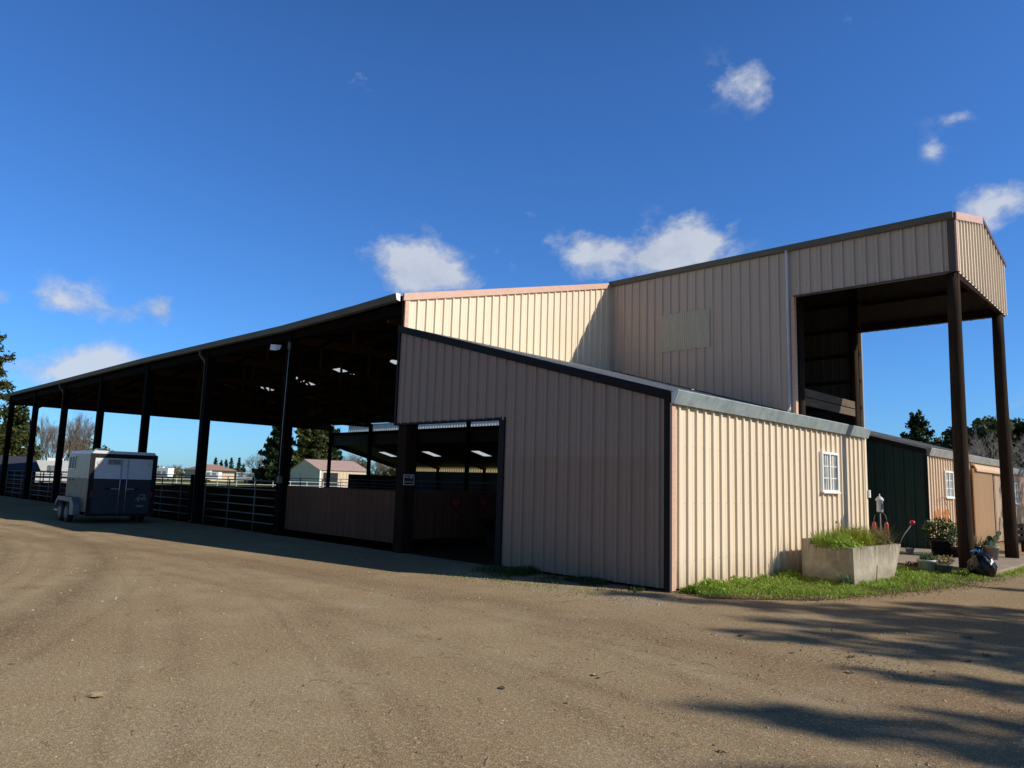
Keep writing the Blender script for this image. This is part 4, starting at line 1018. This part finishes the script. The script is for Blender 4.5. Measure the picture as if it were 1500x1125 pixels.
lg.box(XR + .0125, XR + .0138, yc - .17, yc - .08, zc + .01, zc + .035); lg.box(XR + .0125, XR + .0138, yc - .07, yc + .17, zc - .0, zc + .03); lg.box(XR + .0125, XR + .0138, yc - .03, yc + .16, zc - .05, zc - .035)
lg.box(XR + .0125, XR + .0138, yc - .09, yc - .07, zc - .12, zc + .0); lg.box(XR + .0125, XR + .0138, yc - .17, yc + .13, zc - .24, zc - .225); lg.box(XR + .0125, XR + .0138, yc - .13, yc + .08, zc - .285, zc - .255)
ar(yc + .10, zc + .1, .02, 0, 2 * PI, .02)
lg.build('logo', 'tr_side', tl)
# side windows with bars
wz0, wz1 = 1.82, 2.28
wd = MB().box(-22.72, -22.08, YL - .012, YL + .01, wz0, wz1).build('window', 'black_plastic', tl)
m = MB()
for x in (-22.73, -22.41, -22.10): m.box(x - .015, x + .015, YL - .025, YL - .0125, wz0, wz1)
m.box(-22.75, -22.08, YL - .024, YL - .0125, wz1 - .02, wz1 + .01); m.box(-22.75, -22.08, YL - .024, YL - .0125, wz0 - .01, wz0 + .02); m.build('window_bar', 'chrome', wd)
for x in (-22.55, -22.15): MB().box(x - .04, x + .04, YL - .02, YL - .001, 1.42, 1.47).build('vent_slot', 'tr_frame', tl)
for s_, y in ((-1, YL), (1, YR)):
    m = MB()
    yo = y + s_ * .22
    ya_, yb_ = min(y, yo), max(y, yo)
    m.prism([(-21.05, ya_, .28), (-21.05, ya_, .62), (-21.35, ya_, .86), (-22.95, ya_, .86), (-23.2, ya_, .62), (-23.2, ya_, .5), (-22.95, ya_, .72), (-21.5, ya_, .72), (-21.45, ya_, .28)], (0, yb_ - ya_, 0)); m.build('fender', 'tr_fender', tl)
    for x in (-21.85, -22.62):
        yw0, yw1 = (y - .2, y - .02) if s_ < 0 else (y + .02, y + .2)
        wh = MB().tube([(x, yw0, .33), (x, yw0 + .03, .33), (x, yw1 - .03, .33), (x, yw1, .33)], [.28, .33, .33, .28], 24).build('wheel', 'rubber', tl)
        yf = yw0 - .006 if s_ < 0 else yw1 - .004
        MB().tube([(x, yf, .33), (x, yf + .01, .33)], .19, 18).build('rim', 'rim', wh)
MB().beam((XN, cxm, .5), (XN - 1.4, cxm, .5), .1, .12).build('tow_bar', 'tr_frame', tl)
MB().tube([(XN - 1.1, cxm, 0), (XN - 1.1, cxm, .6)], .03, 8).build('jack', 'chrome', tl)
MB().box(XF, XR - .1, YL + .1, YR - .1, .28, .42).build('chassis', 'tr_frame', tl)
MB().box(-23.4, -22.95, YL - .18, YL + .02, .34, .38).build('side_step', 'chrome', tl)

# ------------------------------------------------------------------ vegetation on the ground
def grass_stuff(name, label, pts_fn, n, mat, h, w, lean, seed, leafy=0):
    rn = random.Random(seed); m = MB()
    for i in range(n):
        p = pts_fn(rn)
        if p is None: continue
        x, y, sc = p
        if rn.random() < leafy: leafq(m, (x, y, rn.uniform(.02, h * sc * .8)), rn.uniform(.012, .03) * max(.7, sc), rn, 1.2)
        else: blade(m, (x, y, 0), h * sc * rn.uniform(.4, 1.15), w * rn.uniform(.6, 1.3), lean * sc * rn.uniform(.2, 1.2), rn)
    o = m.build(name, mat); tag(o, label, 'grass', kind='stuff'); return o
edge = [(-.1, .35), (.35, .95), (1.0, 1.55), (1.8, 2.1), (3.2, 2.5), (5.5, 2.95), (8.0, 3.12), (8.9, 3.05)]
def xmax(y):
    for (a, va), (b, vb) in zip(edge, edge[1:]):
        if a <= y <= b: return va + (vb - va) * (y - a) / (b - a)
    return 0
def lawn(rn):
    y = rn.uniform(.1, 8.9); xm = xmax(y) + rn.gauss(0, .06); x = rn.uniform(.05, max(.06, xm))
    k = mn.noise(Vector((x * 1.3, y * 1.3, 0))) * .7 + mn.noise(Vector((x * 4, y * 4, 7))) * .6
    edgef = min(1, (xm - x) / .5 + .25)
    if rn.random() > .42 + 1.1 * k + .3 * edgef: return None
    near_wall = 1.5 if x < .45 else 1.0
    return x, y, max(.3, .7 + 1.1 * k) * near_wall * (.4 + .6 * edgef)
grass_stuff('grass', 'short bright green grass and clover along the sunlit shed wall', lawn, 38000, 'grass_green', .11, .006, .07, 21, .45)
def lawn2(rn):
    y = rn.uniform(-.05, 8.9); xm = xmax(y); x = xm + rn.gauss(-.1, .22)
    if x < .1: return None
    return x, y, rn.uniform(.25, .6)
grass_stuff('dry_grass', 'thin dry grass and litter at the edge of the green verge', lawn2, 3800, 'dry_grass', .07, .006, .09, 22, .55)
def shade_weeds(rn):
    x = rn.uniform(-4.1, -.35); t = (x + 4.1) / 3.75; y = -abs(rn.gauss(0, .30 + .25 * (1 - t))) - .04
    k = mn.noise(Vector((x * 1.7, y * 2, 4)))
    if k < -.15 + .25 * t: return None
    return x, y, (.8 + .8 * k) * (1 - .55 * t)
grass_stuff('weeds', 'low dark weeds growing along the foot of the shaded shed wall', shade_weeds, 5200, 'weed_shade', .15, .008, .09, 23, .5)
def moss(rn):
    x = rn.uniform(-4.0, -.6); y = -1.35 - .22 * (x + 1) * .0 + rn.gauss(0, .25) - .10 * (-x - 1)
    return x, y, .3
grass_stuff('moss_weeds', 'sparse yellow green weeds on the gravel before the shed wall', moss, 900, 'grass_yellow', .06, .006, .05, 24, .7)
def slabside(rn):
    y = rn.uniform(8.8, 17); x = 3.05 + abs(rn.gauss(0, .18)) - .06
    return x, y, rn.uniform(.5, 1)
grass_stuff('grass', 'green weeds along the right edge of the concrete slab', slabside, 2600, 'grass_green', .12, .007, .08, 25, .5)

def litter(rn):
    y = rn.uniform(-.2, 8.5); x = xmax(y) + rn.gauss(.02, .16)
    if x < .3: return None
    return x, y, .35
M['litter'] = foliage('dead leaf litter', [(.12, .07, .035), (.28, .18, .09), (.42, .30, .17)], 0)
grass_stuff('leaf_litter', 'brown dead leaf litter along the front edge of the verge', litter, 1500, 'litter', .06, .006, .05, 31, 1.0)
# pebbles
rn = random.Random(77); m = MB()
for i in range(32000):
    d = 2.2 + 16 * rn.random() ** 1.5; a = rad(rn.uniform(-42, 40)) ; hd = yaw + a
    x, y = 7.17 - math.sin(hd) * d, -11.38 + math.cos(hd) * d
    if y > -.15 and x < 3.1: continue
    s_ = rn.uniform(.0018, .005) * (1 + 3.0 * (rn.random() ** 16)) * (1 + d * .06); h = s_ * rn.uniform(.45, .8); t = rn.uniform(0, PI)
    c, q = math.cos(t) * s_, math.sin(t) * s_; k = rn.uniform(.6, 1)
    m.add([(x + c, y + q, .001), (x - q * k, y + c * k, .001), (x - c, y - q, .001), (x + q * k, y - c * k, .001), (x + c * .2, y + q * .2, h)], [(0, 1, 4), (1, 2, 4), (2, 3, 4), (3, 0, 4)])
M['pebble'] = foliage('pebble stone', [(.08, .055, .035), (.30, .23, .15), (.50, .43, .33)], 0)
tag(m.build('gravel', 'pebble'), 'loose pale gravel scattered over the dirt yard', 'gravel', kind='stuff')
rn = random.Random(78); m = MB()
for i in range(2200):
    x = rn.uniform(-4.6, .5); y = -1.25 + rn.gauss(0, .33) - .06 * (-x)
    s_ = rn.uniform(.006, .02); h = s_ * .6; t = rn.uniform(0, PI); c, q = math.cos(t) * s_, math.sin(t) * s_
    m.add([(x + c, y + q, .001), (x - q, y + c, .001), (x - c, y - q, .001), (x + q, y - c, .001), (x, y, h)], [(0, 1, 4), (1, 2, 4), (2, 3, 4), (3, 0, 4)])
tag(m.build('gravel', 'pebble'), 'band of pale gravel before the shaded shed wall', 'gravel', kind='stuff')

rn = random.Random(79); m = MB()
for (cx_, cy_, n_, sp_) in ((3.9, -2.6, 120, .45), (4.3, -3.0, 90, .35), (1.6, -3.9, 110, .5), (2.6, -3.3, 70, .6), (4.6, -1.2, 60, .5), (.4, -.35, 90, .25), (-.3, -.45, 60, .3), (3.0, -4.6, 60, .7), (1.0, -2.6, 50, .8), (-1.5, -5.5, 40, 1.2), (4.4, -6.4, 40, .8), (1.5, -7.6, 40, 1.2)):
    for i in range(n_):
        x, y = cx_ + rn.gauss(0, sp_), cy_ + rn.gauss(0, sp_ * .6)
        s_ = rn.uniform(.004, .015) * (1 + rn.random() ** 8); h = s_ * rn.uniform(.5, .9); t = rn.uniform(0, PI); c, q = math.cos(t) * s_, math.sin(t) * s_
        m.add([(x + c, y + q, .001), (x - q * .7, y + c * .7, .001), (x - c, y - q, .001), (x + q * .8, y - c * .8, .001), (x + c * .3, y + q * .3, h), (x - c * .4, y - q * .3, h * .8)], [(0, 1, 4), (1, 5, 4), (1, 2, 5), (2, 3, 5), (3, 4, 5), (3, 0, 4)])
M['clod'] = foliage('dark soil clods', [(.09, .06, .038), (.18, .125, .077), (.28, .21, .13)], 0)
tag(m.build('dirt_clods', 'clod'), 'small dark soil clods and crumbs churned up on the yard', 'dirt', kind='stuff')
rn = random.Random(80)
m = MB()
for i in range(420):
    d = 2.5 + 14 * rn.random() ** 1.3; hd = yaw + rad(rn.uniform(-38, 34)); x, y = 7.17 - math.sin(hd) * d, -11.38 + math.cos(hd) * d
    if y > -.3: continue
    a = rn.uniform(0, PI); l = rn.uniform(.02, .09); e = Vector((math.cos(a), math.sin(a), 0)) * l; p = Vector((x, y, .006))
    m.tube([p - e, p + Vector((rn.gauss(0, .008), rn.gauss(0, .008), .006)), p + e], .0022, 3, False)
tag(m.build('twigs', 'litter'), 'thin dry twigs and straw strewn over the yard', 'twigs', kind='stuff')
# fallen leaves lying on the yard
M['leaf_tan'] = plain('dry oak leaf', (.34, .25, .13), .8, var=.25, scale=40)
M['leaf_dark'] = plain('dark dead leaf', (.09, .055, .035), .8, var=.3, scale=40)
def fallen(x, y, s_, rot, mat, label):
    m = MB(); n = 15; top = []; bot = []
    for i in range(n):
        q = i / (n - 1); wv = math.sin(PI * min(1, q * 1.08)) * (.26 + .13 * math.sin(q * 22)) + .02
        lz = .02 + .10 * math.sin(q * 5 + rot) ** 2
        top.append((q - .5, wv, lz + .1 * wv)); bot.append((q - .5, -wv, lz + .16 * wv))
    vs = []
    for q in top + bot:
        c, k = math.cos(rot), math.sin(rot)
        vs.append((x + s_ * (q[0] * c - q[1] * k), y + s_ * (q[0] * k + q[1] * c), .004 + s_ * q[2]))
    m.add(vs, [(i, i + 1, n + i + 1, n + i) for i in range(n - 1)])
    tag(m.build('fallen_leaf', mat), label, 'fallen leaf', 'leaves lying on the yard')
LEAVES = [
    (0.51, -9.23, 0.17, 6.00, 'leaf_tan', 'large pale oak leaf lying alone at the lower left of the yard'),
    (2.40, -6.54, 0.10, 5.95, 'leaf_dark', 'curled dark leaf lying below the shed in the middle foreground'),
    (3.06, -6.44, 0.05, 0.36, 'leaf_dark', 'tiny dark leaf right of the curled one in the foreground'),
    (2.65, -5.53, 0.10, 0.53, 'leaf_tan', 'pale leaf lying on the reddish soil in the middle'),
    (2.73, -5.59, 0.06, 5.25, 'leaf_dark', 'small dark leaf touching the pale leaf on reddish soil'),
    (4.49, -6.47, 0.10, 4.62, 'leaf_tan', 'pale leaf at the bottom edge beside the tree shadow'),
    (3.97, -2.65, 0.11, 4.21, 'leaf_dark', 'dark upright leaf between the two tree shadows'),
    (2.62, -2.57, 0.12, 1.94, 'leaf_dark', 'brown leaf in the upper tree shadow, leftmost one there'),
    (4.91, -1.80, 0.11, 3.81, 'leaf_dark', 'brown leaf in the upper shadow near the right edge'),
    (4.23, -3.40, 0.12, 3.81, 'leaf_tan', 'long pale leaf just below the dark upright leaf'),
    (5.01, -3.11, 0.10, 3.65, 'leaf_tan', 'pale leaf on sunlit ground between the shadows at right'),
    (4.97, -1.26, 0.12, 0.99, 'leaf_dark', 'curled leaf farthest right in the upper tree shadow'),
    (4.54, -0.23, 0.13, 2.70, 'leaf_dark', 'flat leaf in the shadow below the trash bag'),
    (3.45, -2.99, 0.08, 2.47, 'leaf_dark', 'small reddish leaf on sunlit dirt left of the upright leaf'),
    (-1.05, -9.48, 0.07, 4.54, 'leaf_tan', 'small pale leaf at the far lower left'),
    (0.52, -5.66, 0.06, 6.25, 'leaf_dark', 'small dark leaf on the dirt below the doorway'),
]
for a in LEAVES: fallen(*a)

# ------------------------------------------------------------------ trees
def conifer(name, label, x, y, H, Rr, n, mat, seed, leaf=.22, cat='tree', group=None, trunk_h=.1, power=.8, gap=.0, z0=0):
    t = thing(name, label, cat, (x, y, z0), group); rn = random.Random(seed)
    MB().tube([(x, y, z0), (x + .1, y, z0 + H * .5), (x, y, z0 + H * .97)], [H * .022 + .05, H * .013 + .03, .02], 8).build('trunk', 'bark', t)
    m = MB(); nb = max(20, int(H * 7)); br = []
    for i in range(nb):
        q = trunk_h + (1 - trunk_h) * (i / nb); z = H * q
        ln = Rr * (1 - q) ** power * rn.uniform(.6, 1.12) + .12
        br.append((z, ln, i * 2.4 + rn.uniform(-.4, .4), rn.uniform(-.12, .12)))
    tl_ = sum(b[1] for b in br)
    for z, ln, a, tilt in br:
        k = int(n * ln / tl_) + 3
        d = Vector((math.cos(a), math.sin(a), 0))
        for j in range(k):
            q = rn.random() ** .7
            wv = ln * .20 * (1.1 - q) + .05
            p = Vector((x, y, z0 + z)) + d * ln * q + Vector((rn.gauss(0, wv), rn.gauss(0, wv), rn.gauss(0, .10 + .03 * ln) + ln * (q * tilt + .18 * q * q - .16 * q)))
            leafq(m, p, leaf * rn.uniform(.5, 1.2), rn, .6)
    m.build('crown', mat, t); return t
def broad(name, label, x, y, H, Rr, n, mat, seed, leaf=.3, group=None, zc=.6, z0=0):
    t = thing(name, label, 'tree', (x, y, z0), group); rn = random.Random(seed)
    m = MB(); m.tube([(x, y, z0), (x, y, z0 + H * .45)], [.25, .15], 8)
    cl = []
    for i in range(16):
        v = Vector((rn.gauss(0, 1), rn.gauss(0, 1), rn.gauss(0, .8))).normalized() * rn.uniform(.35, .85)
        c = Vector((x + v.x * Rr, y + v.y * Rr, z0 + H * zc + v.z * H * (1 - zc))); cl.append((c, Rr * rn.uniform(.22, .42)))
        m.tube([(x, y, z0 + H * .4), ((x + c.x) / 2, (y + c.y) / 2, (z0 + H * .4 + c.z) / 2 + .1), c], [.1, .06, .02], 5)
    m.build('trunk', 'bark', t); m = MB()
    for i in range(n):
        c, r = cl[i % len(cl)]; v = Vector((rn.gauss(0, 1), rn.gauss(0, 1), rn.gauss(0, .8))).normalized() * r * rn.uniform(.5, 1.1)
        leafq(m, c + v, leaf * rn.uniform(.5, 1.2), rn)
    m.build('crown', mat, t); return t
def bare(name, label, x, y, H, spread, seed, mat='twig', depth=5, group=None, z0=0, r0=None, stems=1):
    t = thing(name, label, 'tree', (x, y, z0), group); rn = random.Random(seed); tr = MB(); tw = MB()
    def grow(p, d, ln, r, lev):
        e = p + d * ln; mid = p + d * ln * .5 + Vector((rn.gauss(0, 1), rn.gauss(0, 1), 0)) * ln * .05
        (tr if lev < 2 else tw).tube([p, mid, e], [r, r * .85, r * .65], 5 if lev < 2 else 3, False)
        if lev >= depth: return
        for i in range(3 if lev < depth - 1 else 4):
            v = Vector((rn.gauss(0, 1), rn.gauss(0, 1), rn.gauss(0, .5))).normalized()
            dn = (d + v * spread * rn.uniform(.5, 1.1) + Vector((0, 0, .18))).normalized()
            grow(p + d * ln * rn.uniform(.6, 1), dn, ln * rn.uniform(.6, .82), r * .58, lev + 1)
    for s_ in range(stems):
        grow(Vector((x + rn.gauss(0, .25) * (stems > 1), y + rn.gauss(0, .25) * (stems > 1), z0)), Vector((rn.gauss(0, .14), rn.gauss(0, .14), 1)).normalized(), H * .29, r0 or H * .018, 0)
    tr.build('trunk', 'bark', t); tw.build('crown', mat, t); return t

GB = 'trees beyond the arena'
conifer('evergreen_tree', 'tall dense evergreen at the left edge beyond the arena', -66.5, .3, 15.4, 5.3, 26000, 'conifer_gold', 1, .21, power=.62, trunk_h=.02)
conifer('evergreen_tree', 'lower evergreen branches behind the leftmost arena post', -70, 4.6, 7.5, 3.4, 8000, 'conifer_gold', 2, .22, power=.6, trunk_h=.02)
bare('bare_tree', 'bare leafless tree behind the second post from the left', -71, 8.0, 8.2, .5, 3, 'twig', 6, GB, stems=3, r0=.09)
bare('bare_tree', 'bare leafless tree just left of the horse trailer', -75, 11.2, 8.4, .5, 4, 'twig', 6, GB, stems=3, r0=.09)
bare('bare_tree', 'low bare tree between evergreen and dark roofed shed', -73, 9.6, 6.8, .6, 5, 'twig', 6, GB, stems=3, r0=.08)
broad('leafy_tree', 'olive brown leafy bush rising over the horse trailer', -80, 13.4, 5.6, 2.4, 1500, 'olive', 6, .25)
conifer('evergreen_tree', 'tall cedar right of the second post behind the tan barn', -104.5, 54.2, 11.3, 4.6, 9000, 'conifer_gold', 7, .5, power=.42, trunk_h=.02)
conifer('evergreen_tree', 'dark cedar behind the post with the flood light', -108, 50.5, 11.0, 4.0, 7000, 'conifer', 8, .5, power=.5, trunk_h=.02)
conifer('evergreen_tree', 'grey green evergreen behind the tan barn roof', -111, 61.4, 11.3, 4.4, 8000, 'conifer', 9, .5, power=.42, trunk_h=.02)
bare('bare_tree', 'broad brownish bare oak seen between second and third posts', -134.5, 63.3, 8.6, .85, 10, 'twig', 6, GB, stems=2, r0=.2)
bare('bare_tree', 'second brownish bare oak left of the dark cedar', -140, 63.0, 7.2, .9, 11, 'twig', 6, GB, stems=2, r0=.18)
for i, (x, y, h) in enumerate([(-193.8, 77.9, 6.3), (-193.3, 79.2, 5.5), (-192.9, 80.4, 5.7), (-192.4, 81.7, 6.3), (-183, 79.4, 6.3), (-191, 84.6, 4.6)]):
    lab = ['tallest left tree in the row of small dark conifers over the houses', 'short second tree in the row of small dark conifers', 'third tree in the row of small dark conifers over the houses', 'fourth tree in the row of small dark conifers over the houses', 'fifth and nearest tree in the row of small dark conifers', 'small dark conifer standing apart right of the row'][i]
    conifer('conifer_tree', lab, x, y, h + .1, 1.1, 420, 'conifer', 30 + i, .38, group='row of small conifers', power=.8, trunk_h=.02)
for i, (x, y, h) in enumerate([(-179, 61.2, 4.2), (-177, 59.0, 3.8)]):
    bare('bare_tree', ['low bare bush right of the horse trailer in the distance', 'low bare bush close to the horse trailer in the distance'][i], x, y, h + .6, .9, 40 + i, 'twig', 5, GB, stems=3, r0=.12)
for i, (x, y, h, lb) in enumerate([(-117.5, 70.5, 8.2, 'brown bare tree above the tan barn roof'), (-114.5, 76.5, 8.0, 'brown bare tree under the far lean-to rafter'), (-112, 83, 7.6, 'brown bare tree behind the far stalls')]):
    bare('bare_tree', lb, x, y, h, .9, 50 + i, 'twig_grey', 6, GB, stems=3, r0=.16)
for i, (x, y, h, lb) in enumerate([(-119, 73, 5.2, 'olive leafy tree behind the tan barn'), (-115, 79.5, 5.6, 'olive leafy tree seen under the far lean-to roof')]):
    broad('leafy_tree', lb, x, y, h, 3.6, 1500, 'olive', 60 + i, .35)
# distant tree lines
rn = random.Random(9); m = MB()
for i in range(5200):
    a = rn.uniform(-.95, .65); d = rn.uniform(300, 360); hd = yaw - a
    hgt = 3.4 + 1.8 * mn.noise(Vector((a * 14, 0, 1)))
    leafq(m, (7 - math.sin(hd) * d, -11 + math.cos(hd) * d, rn.uniform(0, max(.6, hgt)) + .3), 1.2, rn)
tag(m.build('far_woodland', 'olive'), 'low hazy line of far off woods along the horizon', 'woods', kind='stuff')
# right background
conifer('evergreen_tree', 'ragged dark pine right of the hay barn opening', -8.9, 46.4, 7.7, 3.2, 6500, 'conifer', 71, .22, power=.7, trunk_h=.02)
broad('evergreen_tree', 'broad dark evergreen behind the near round post', -5.2, 49.4, 8.8, 3.6, 10000, 'conifer', 72, .26, zc=.58)
broad('evergreen_tree', 'lower dark evergreen between pine and round post', -7.3, 46.8, 6.7, 2.8, 5500, 'conifer', 73, .24, zc=.55)
bare('bare_tree', 'bare grey tree between the two round posts over the shed roof', -3.2, 40.5, 7.0, .75, 74, 'twig_grey', 6, GB, stems=2)
bare('bare_tree', 'bare grey tree at the right edge over the rear stable', -1.2, 42.0, 7.4, .75, 75, 'twig_grey', 6, GB, stems=2)
bare('bare_tree', 'bare grey tree in front of the ragged pine', -7.2, 41, 5.4, .8, 76, 'twig_grey', 5, GB, stems=2)
# trees standing right of the picture that shade the yard
GS = 'trees right of the yard'
SH = [(-.7, -1.0, 16, 4.6, 'tallest slender conifer right of the yard, shading the dirt by the shed corner'), (2.3, -2.4, 13.5, 4.2, 'slender conifer right of the yard, second from the camera side of the upper shadow'), (3.0, 2.4, 14, 2.0, 'thin conifer right of the yard opposite the planter'),
      (3.4, 6.2, 13, 1.4, 'thinnest conifer right of the yard opposite the trash bag'), (4.3, -3.3, 13, 3.2, 'conifer right of the yard between the two big shadows'), (3.7, -5.75, 15, 4.7, 'wide conifer right of the yard casting the lower shadow'), (2.0, -1.3, 15, 3.6, 'broad conifer right of the yard between the tallest and the slender one'), (3.4, .3, 14.5, 2.8, 'middling conifer right of the yard just past the tallest one'), (5.3, -4.3, 13, 2.6, 'short conifer right of the yard between the two wide ones'), (4.9, -6.6, 14, 4.4, 'wide conifer right of the yard nearest the camera')]
for i, (tx, ty, h, rr_, lb) in enumerate(SH):
    conifer('shade_tree', lb, tx + 1.42 * h, ty + .65 * h, h, rr_, 4600, 'conifer', 81 + i, .2, group=GS, power=.85, trunk_h=.12)
conifer('shade_tree', 'ragged tree right of the yard opposite the sliding door', 8.6, 29.4, 9.5, 2.6, 1500, 'conifer', 95, .2, group=GS, power=.5, trunk_h=.1)
conifer('shade_tree', 'ragged tree right of the yard opposite the rear stable', 9.6, 33.5, 10.5, 3.0, 2000, 'conifer', 96, .2, group=GS, power=.5, trunk_h=.1)

# ------------------------------------------------------------------ distant buildings and vehicles
M['red_roof'] = plain('rusty pink roof sheet', (.52, .36, .30), .6, var=.25, scale=1.5, stretch=(1, 6, 1))
M['far_tan'] = plain('far tan wall', (.60, .46, .30), .6, var=.1)
M['far_white'] = plain('far white paint', (.78, .78, .76), .5, var=.06)
M['far_blue'] = plain('dark blue grey roof', (.035, .04, .055), .6, var=.2)
M['tile'] = plain('brown red tile', (.32, .19, .14), .8, var=.2)
hb = thing('tan_barn', 'small tan metal barn with rusty pink roof seen through the arena', 'barn', (-94, 50, 0))
bx0, bx1, by0, by1 = -98.6, -90, 47.6, 56.2
m = MB(); m.ribbed((bx1, 0, 0), (0, 1, 0), (0, 0, 1), (1, 0, 0), by0, by1, 0, 2.85, 0, sp=.6, h=.04, minor=False); m.build('front_wall', 'far_tan', hb)
m = MB(); xm = (bx0 + bx1) / 2 - .3
m.ribbed((0, by0, 0), (1, 0, 0), (0, 0, 1), (0, -1, 0), bx0, xm, 0, lambda u: 2.85 + 1.6 * (u - bx0) / (xm - bx0), 0, sp=.6, h=.04, minor=False)
m.ribbed((0, by0, 0), (1, 0, 0), (0, 0, 1), (0, -1, 0), xm, bx1, 0, lambda u: 4.45 - 1.6 * (u - xm) / (bx1 - xm), 0, sp=.6, h=.04, minor=False); m.build('gable_wall', 'tan', hb)
m = MB(); Vv = Vector((xm - bx1 - .2, 0, 1.62)).normalized(); Ln = math.hypot(bx1 + .2 - xm, 1.62)
m.ribbed((bx1 + .2, 0, 2.85), (0, 1, 0), Vv, Vector((.3, 0, 1)).normalized(), by0 - .2, by1 + .2, 0, Ln, 0, sp=.5, h=.05, minor=False)
m.quad((xm, by0 - .2, 4.47), (xm, by1 + .2, 4.47), (bx0 - .2, by1 + .2, 2.8), (bx0 - .2, by0 - .2, 2.8)); m.build('roof', 'red_roof', hb)
MB().box(bx1 + .05, bx1 + .12, 48.2, 50.6, 0, 2.5).build('doorway', 'black_plastic', hb)
MB().box(bx0 + 2.6, bx0 + 2.75, by0 - .12, by0 - .05, 0, 2.3).build('door_frame', 'far_white', hb)
MB().box(bx1 - .1, bx1 + .1, by0 - .1, by0 + .1, 0, 2.8).build('corner_trim', 'far_white', hb)
# dark roofed shed at left
ls = thing('dark_roof_shed', 'low shed with dark blue grey roof at the far left behind the posts', 'shed', (-60, 3, 0))
MB().box(-62, -58.5, 1.0, 3.9, 0, 1.6).build('wall', 'far_blue', ls)
m = MB(); m.prism([(-58.0, .2, 1.62), (-60.2, .2, 2.7), (-62.4, .2, 1.62)], (0, 3.9, 0)); m.build('roof', 'far_blue', ls)
# travel trailers
def rv(x, y, ln, rot, label, h=2.9):
    t = thing('travel_trailer', label, 'travel trailer', (x, y, 0), 'parked travel trailers')
    t.rotation_euler.z = rot
    def B(nm, mat, *bx):
        m = MB().box(*bx); me = m.build(nm, mat); me.parent = t; return me
    b = B('body', 'far_white', -ln / 2, ln / 2, -1.2, 1.2, .55, h)
    B('roof_unit', 'far_white', -.5, .5, -.4, .4, h + .001, h + .25)
    for q in (-.3, .05, .32): B('window', 'glass', ln * q - .45, ln * q + .45, -1.23, -1.201, 1.5, 2.1)
    B('stripe', 'tr_grey', -ln / 2 + .1, ln / 2 - .1, -1.22, -1.2015, 1.05, 1.2)
    for q in (-.08, .08): 
        m = MB().tube([(ln * q, -1.25, .35), (ln * q, -1.0, .35)], .35, 14); w_ = m.build('wheel', 'rubber'); w_.parent = t
rv(-66, 7.0, 6.5, 1.0, 'white travel trailer behind the second and third posts from the left', 2.5)
rv(-178, 57.8, 5, .6, 'white travel trailer just right of the horse trailer', 2.9)
rv(-140, 61.2, 4.5, .9, 'white travel trailer under the bare oaks', 2.3)
rv(-176, 68.5, 5.5, .8, 'white travel trailer in front of the tiled house', 2.3)
rv(-72, 12.5, 6.5, 1.1, 'white travel trailer half hidden by the horse trailer', 2.4)
hs = thing('far_house', 'far house with low brown red tiled roof behind the third post', 'house', (-182, 71.5, 0))
MB().box(-187, -178, 67, 76, 0, 2.7).build('wall', 'far_tan', hs)
m = MB(); m.add([(-177, 66.5, 2.7), (-177, 76.5, 2.7), (-188, 76.5, 2.7), (-188, 66.5, 2.7), (-182, 70, 4.2), (-182, 73, 4.2)], [(0, 1, 5, 4), (1, 2, 5), (2, 3, 4, 5), (3, 0, 4)]); m.build('roof', 'tile', hs)
# white pasture fence
m0 = None
wf = [(-84, 12 + 2.5 * i) for i in range(24)]
M['fence_white'] = plain('dull white fence paint', (.42, .42, .40), .7, var=.15)
fe = thing('white_rail_fence', 'white rail fence across the green pasture behind the arena', 'fence', (-84, 40, 0))
for x, y in wf: MB().box(x - .06, x + .06, y - .06, y + .06, 0, 1.2).build('post', 'fence_white', fe)
for z in (.55, 1.05): MB().box(-84.05, -83.95, 12, 69.5, z, z + .07).build('rail', 'fence_white', fe)
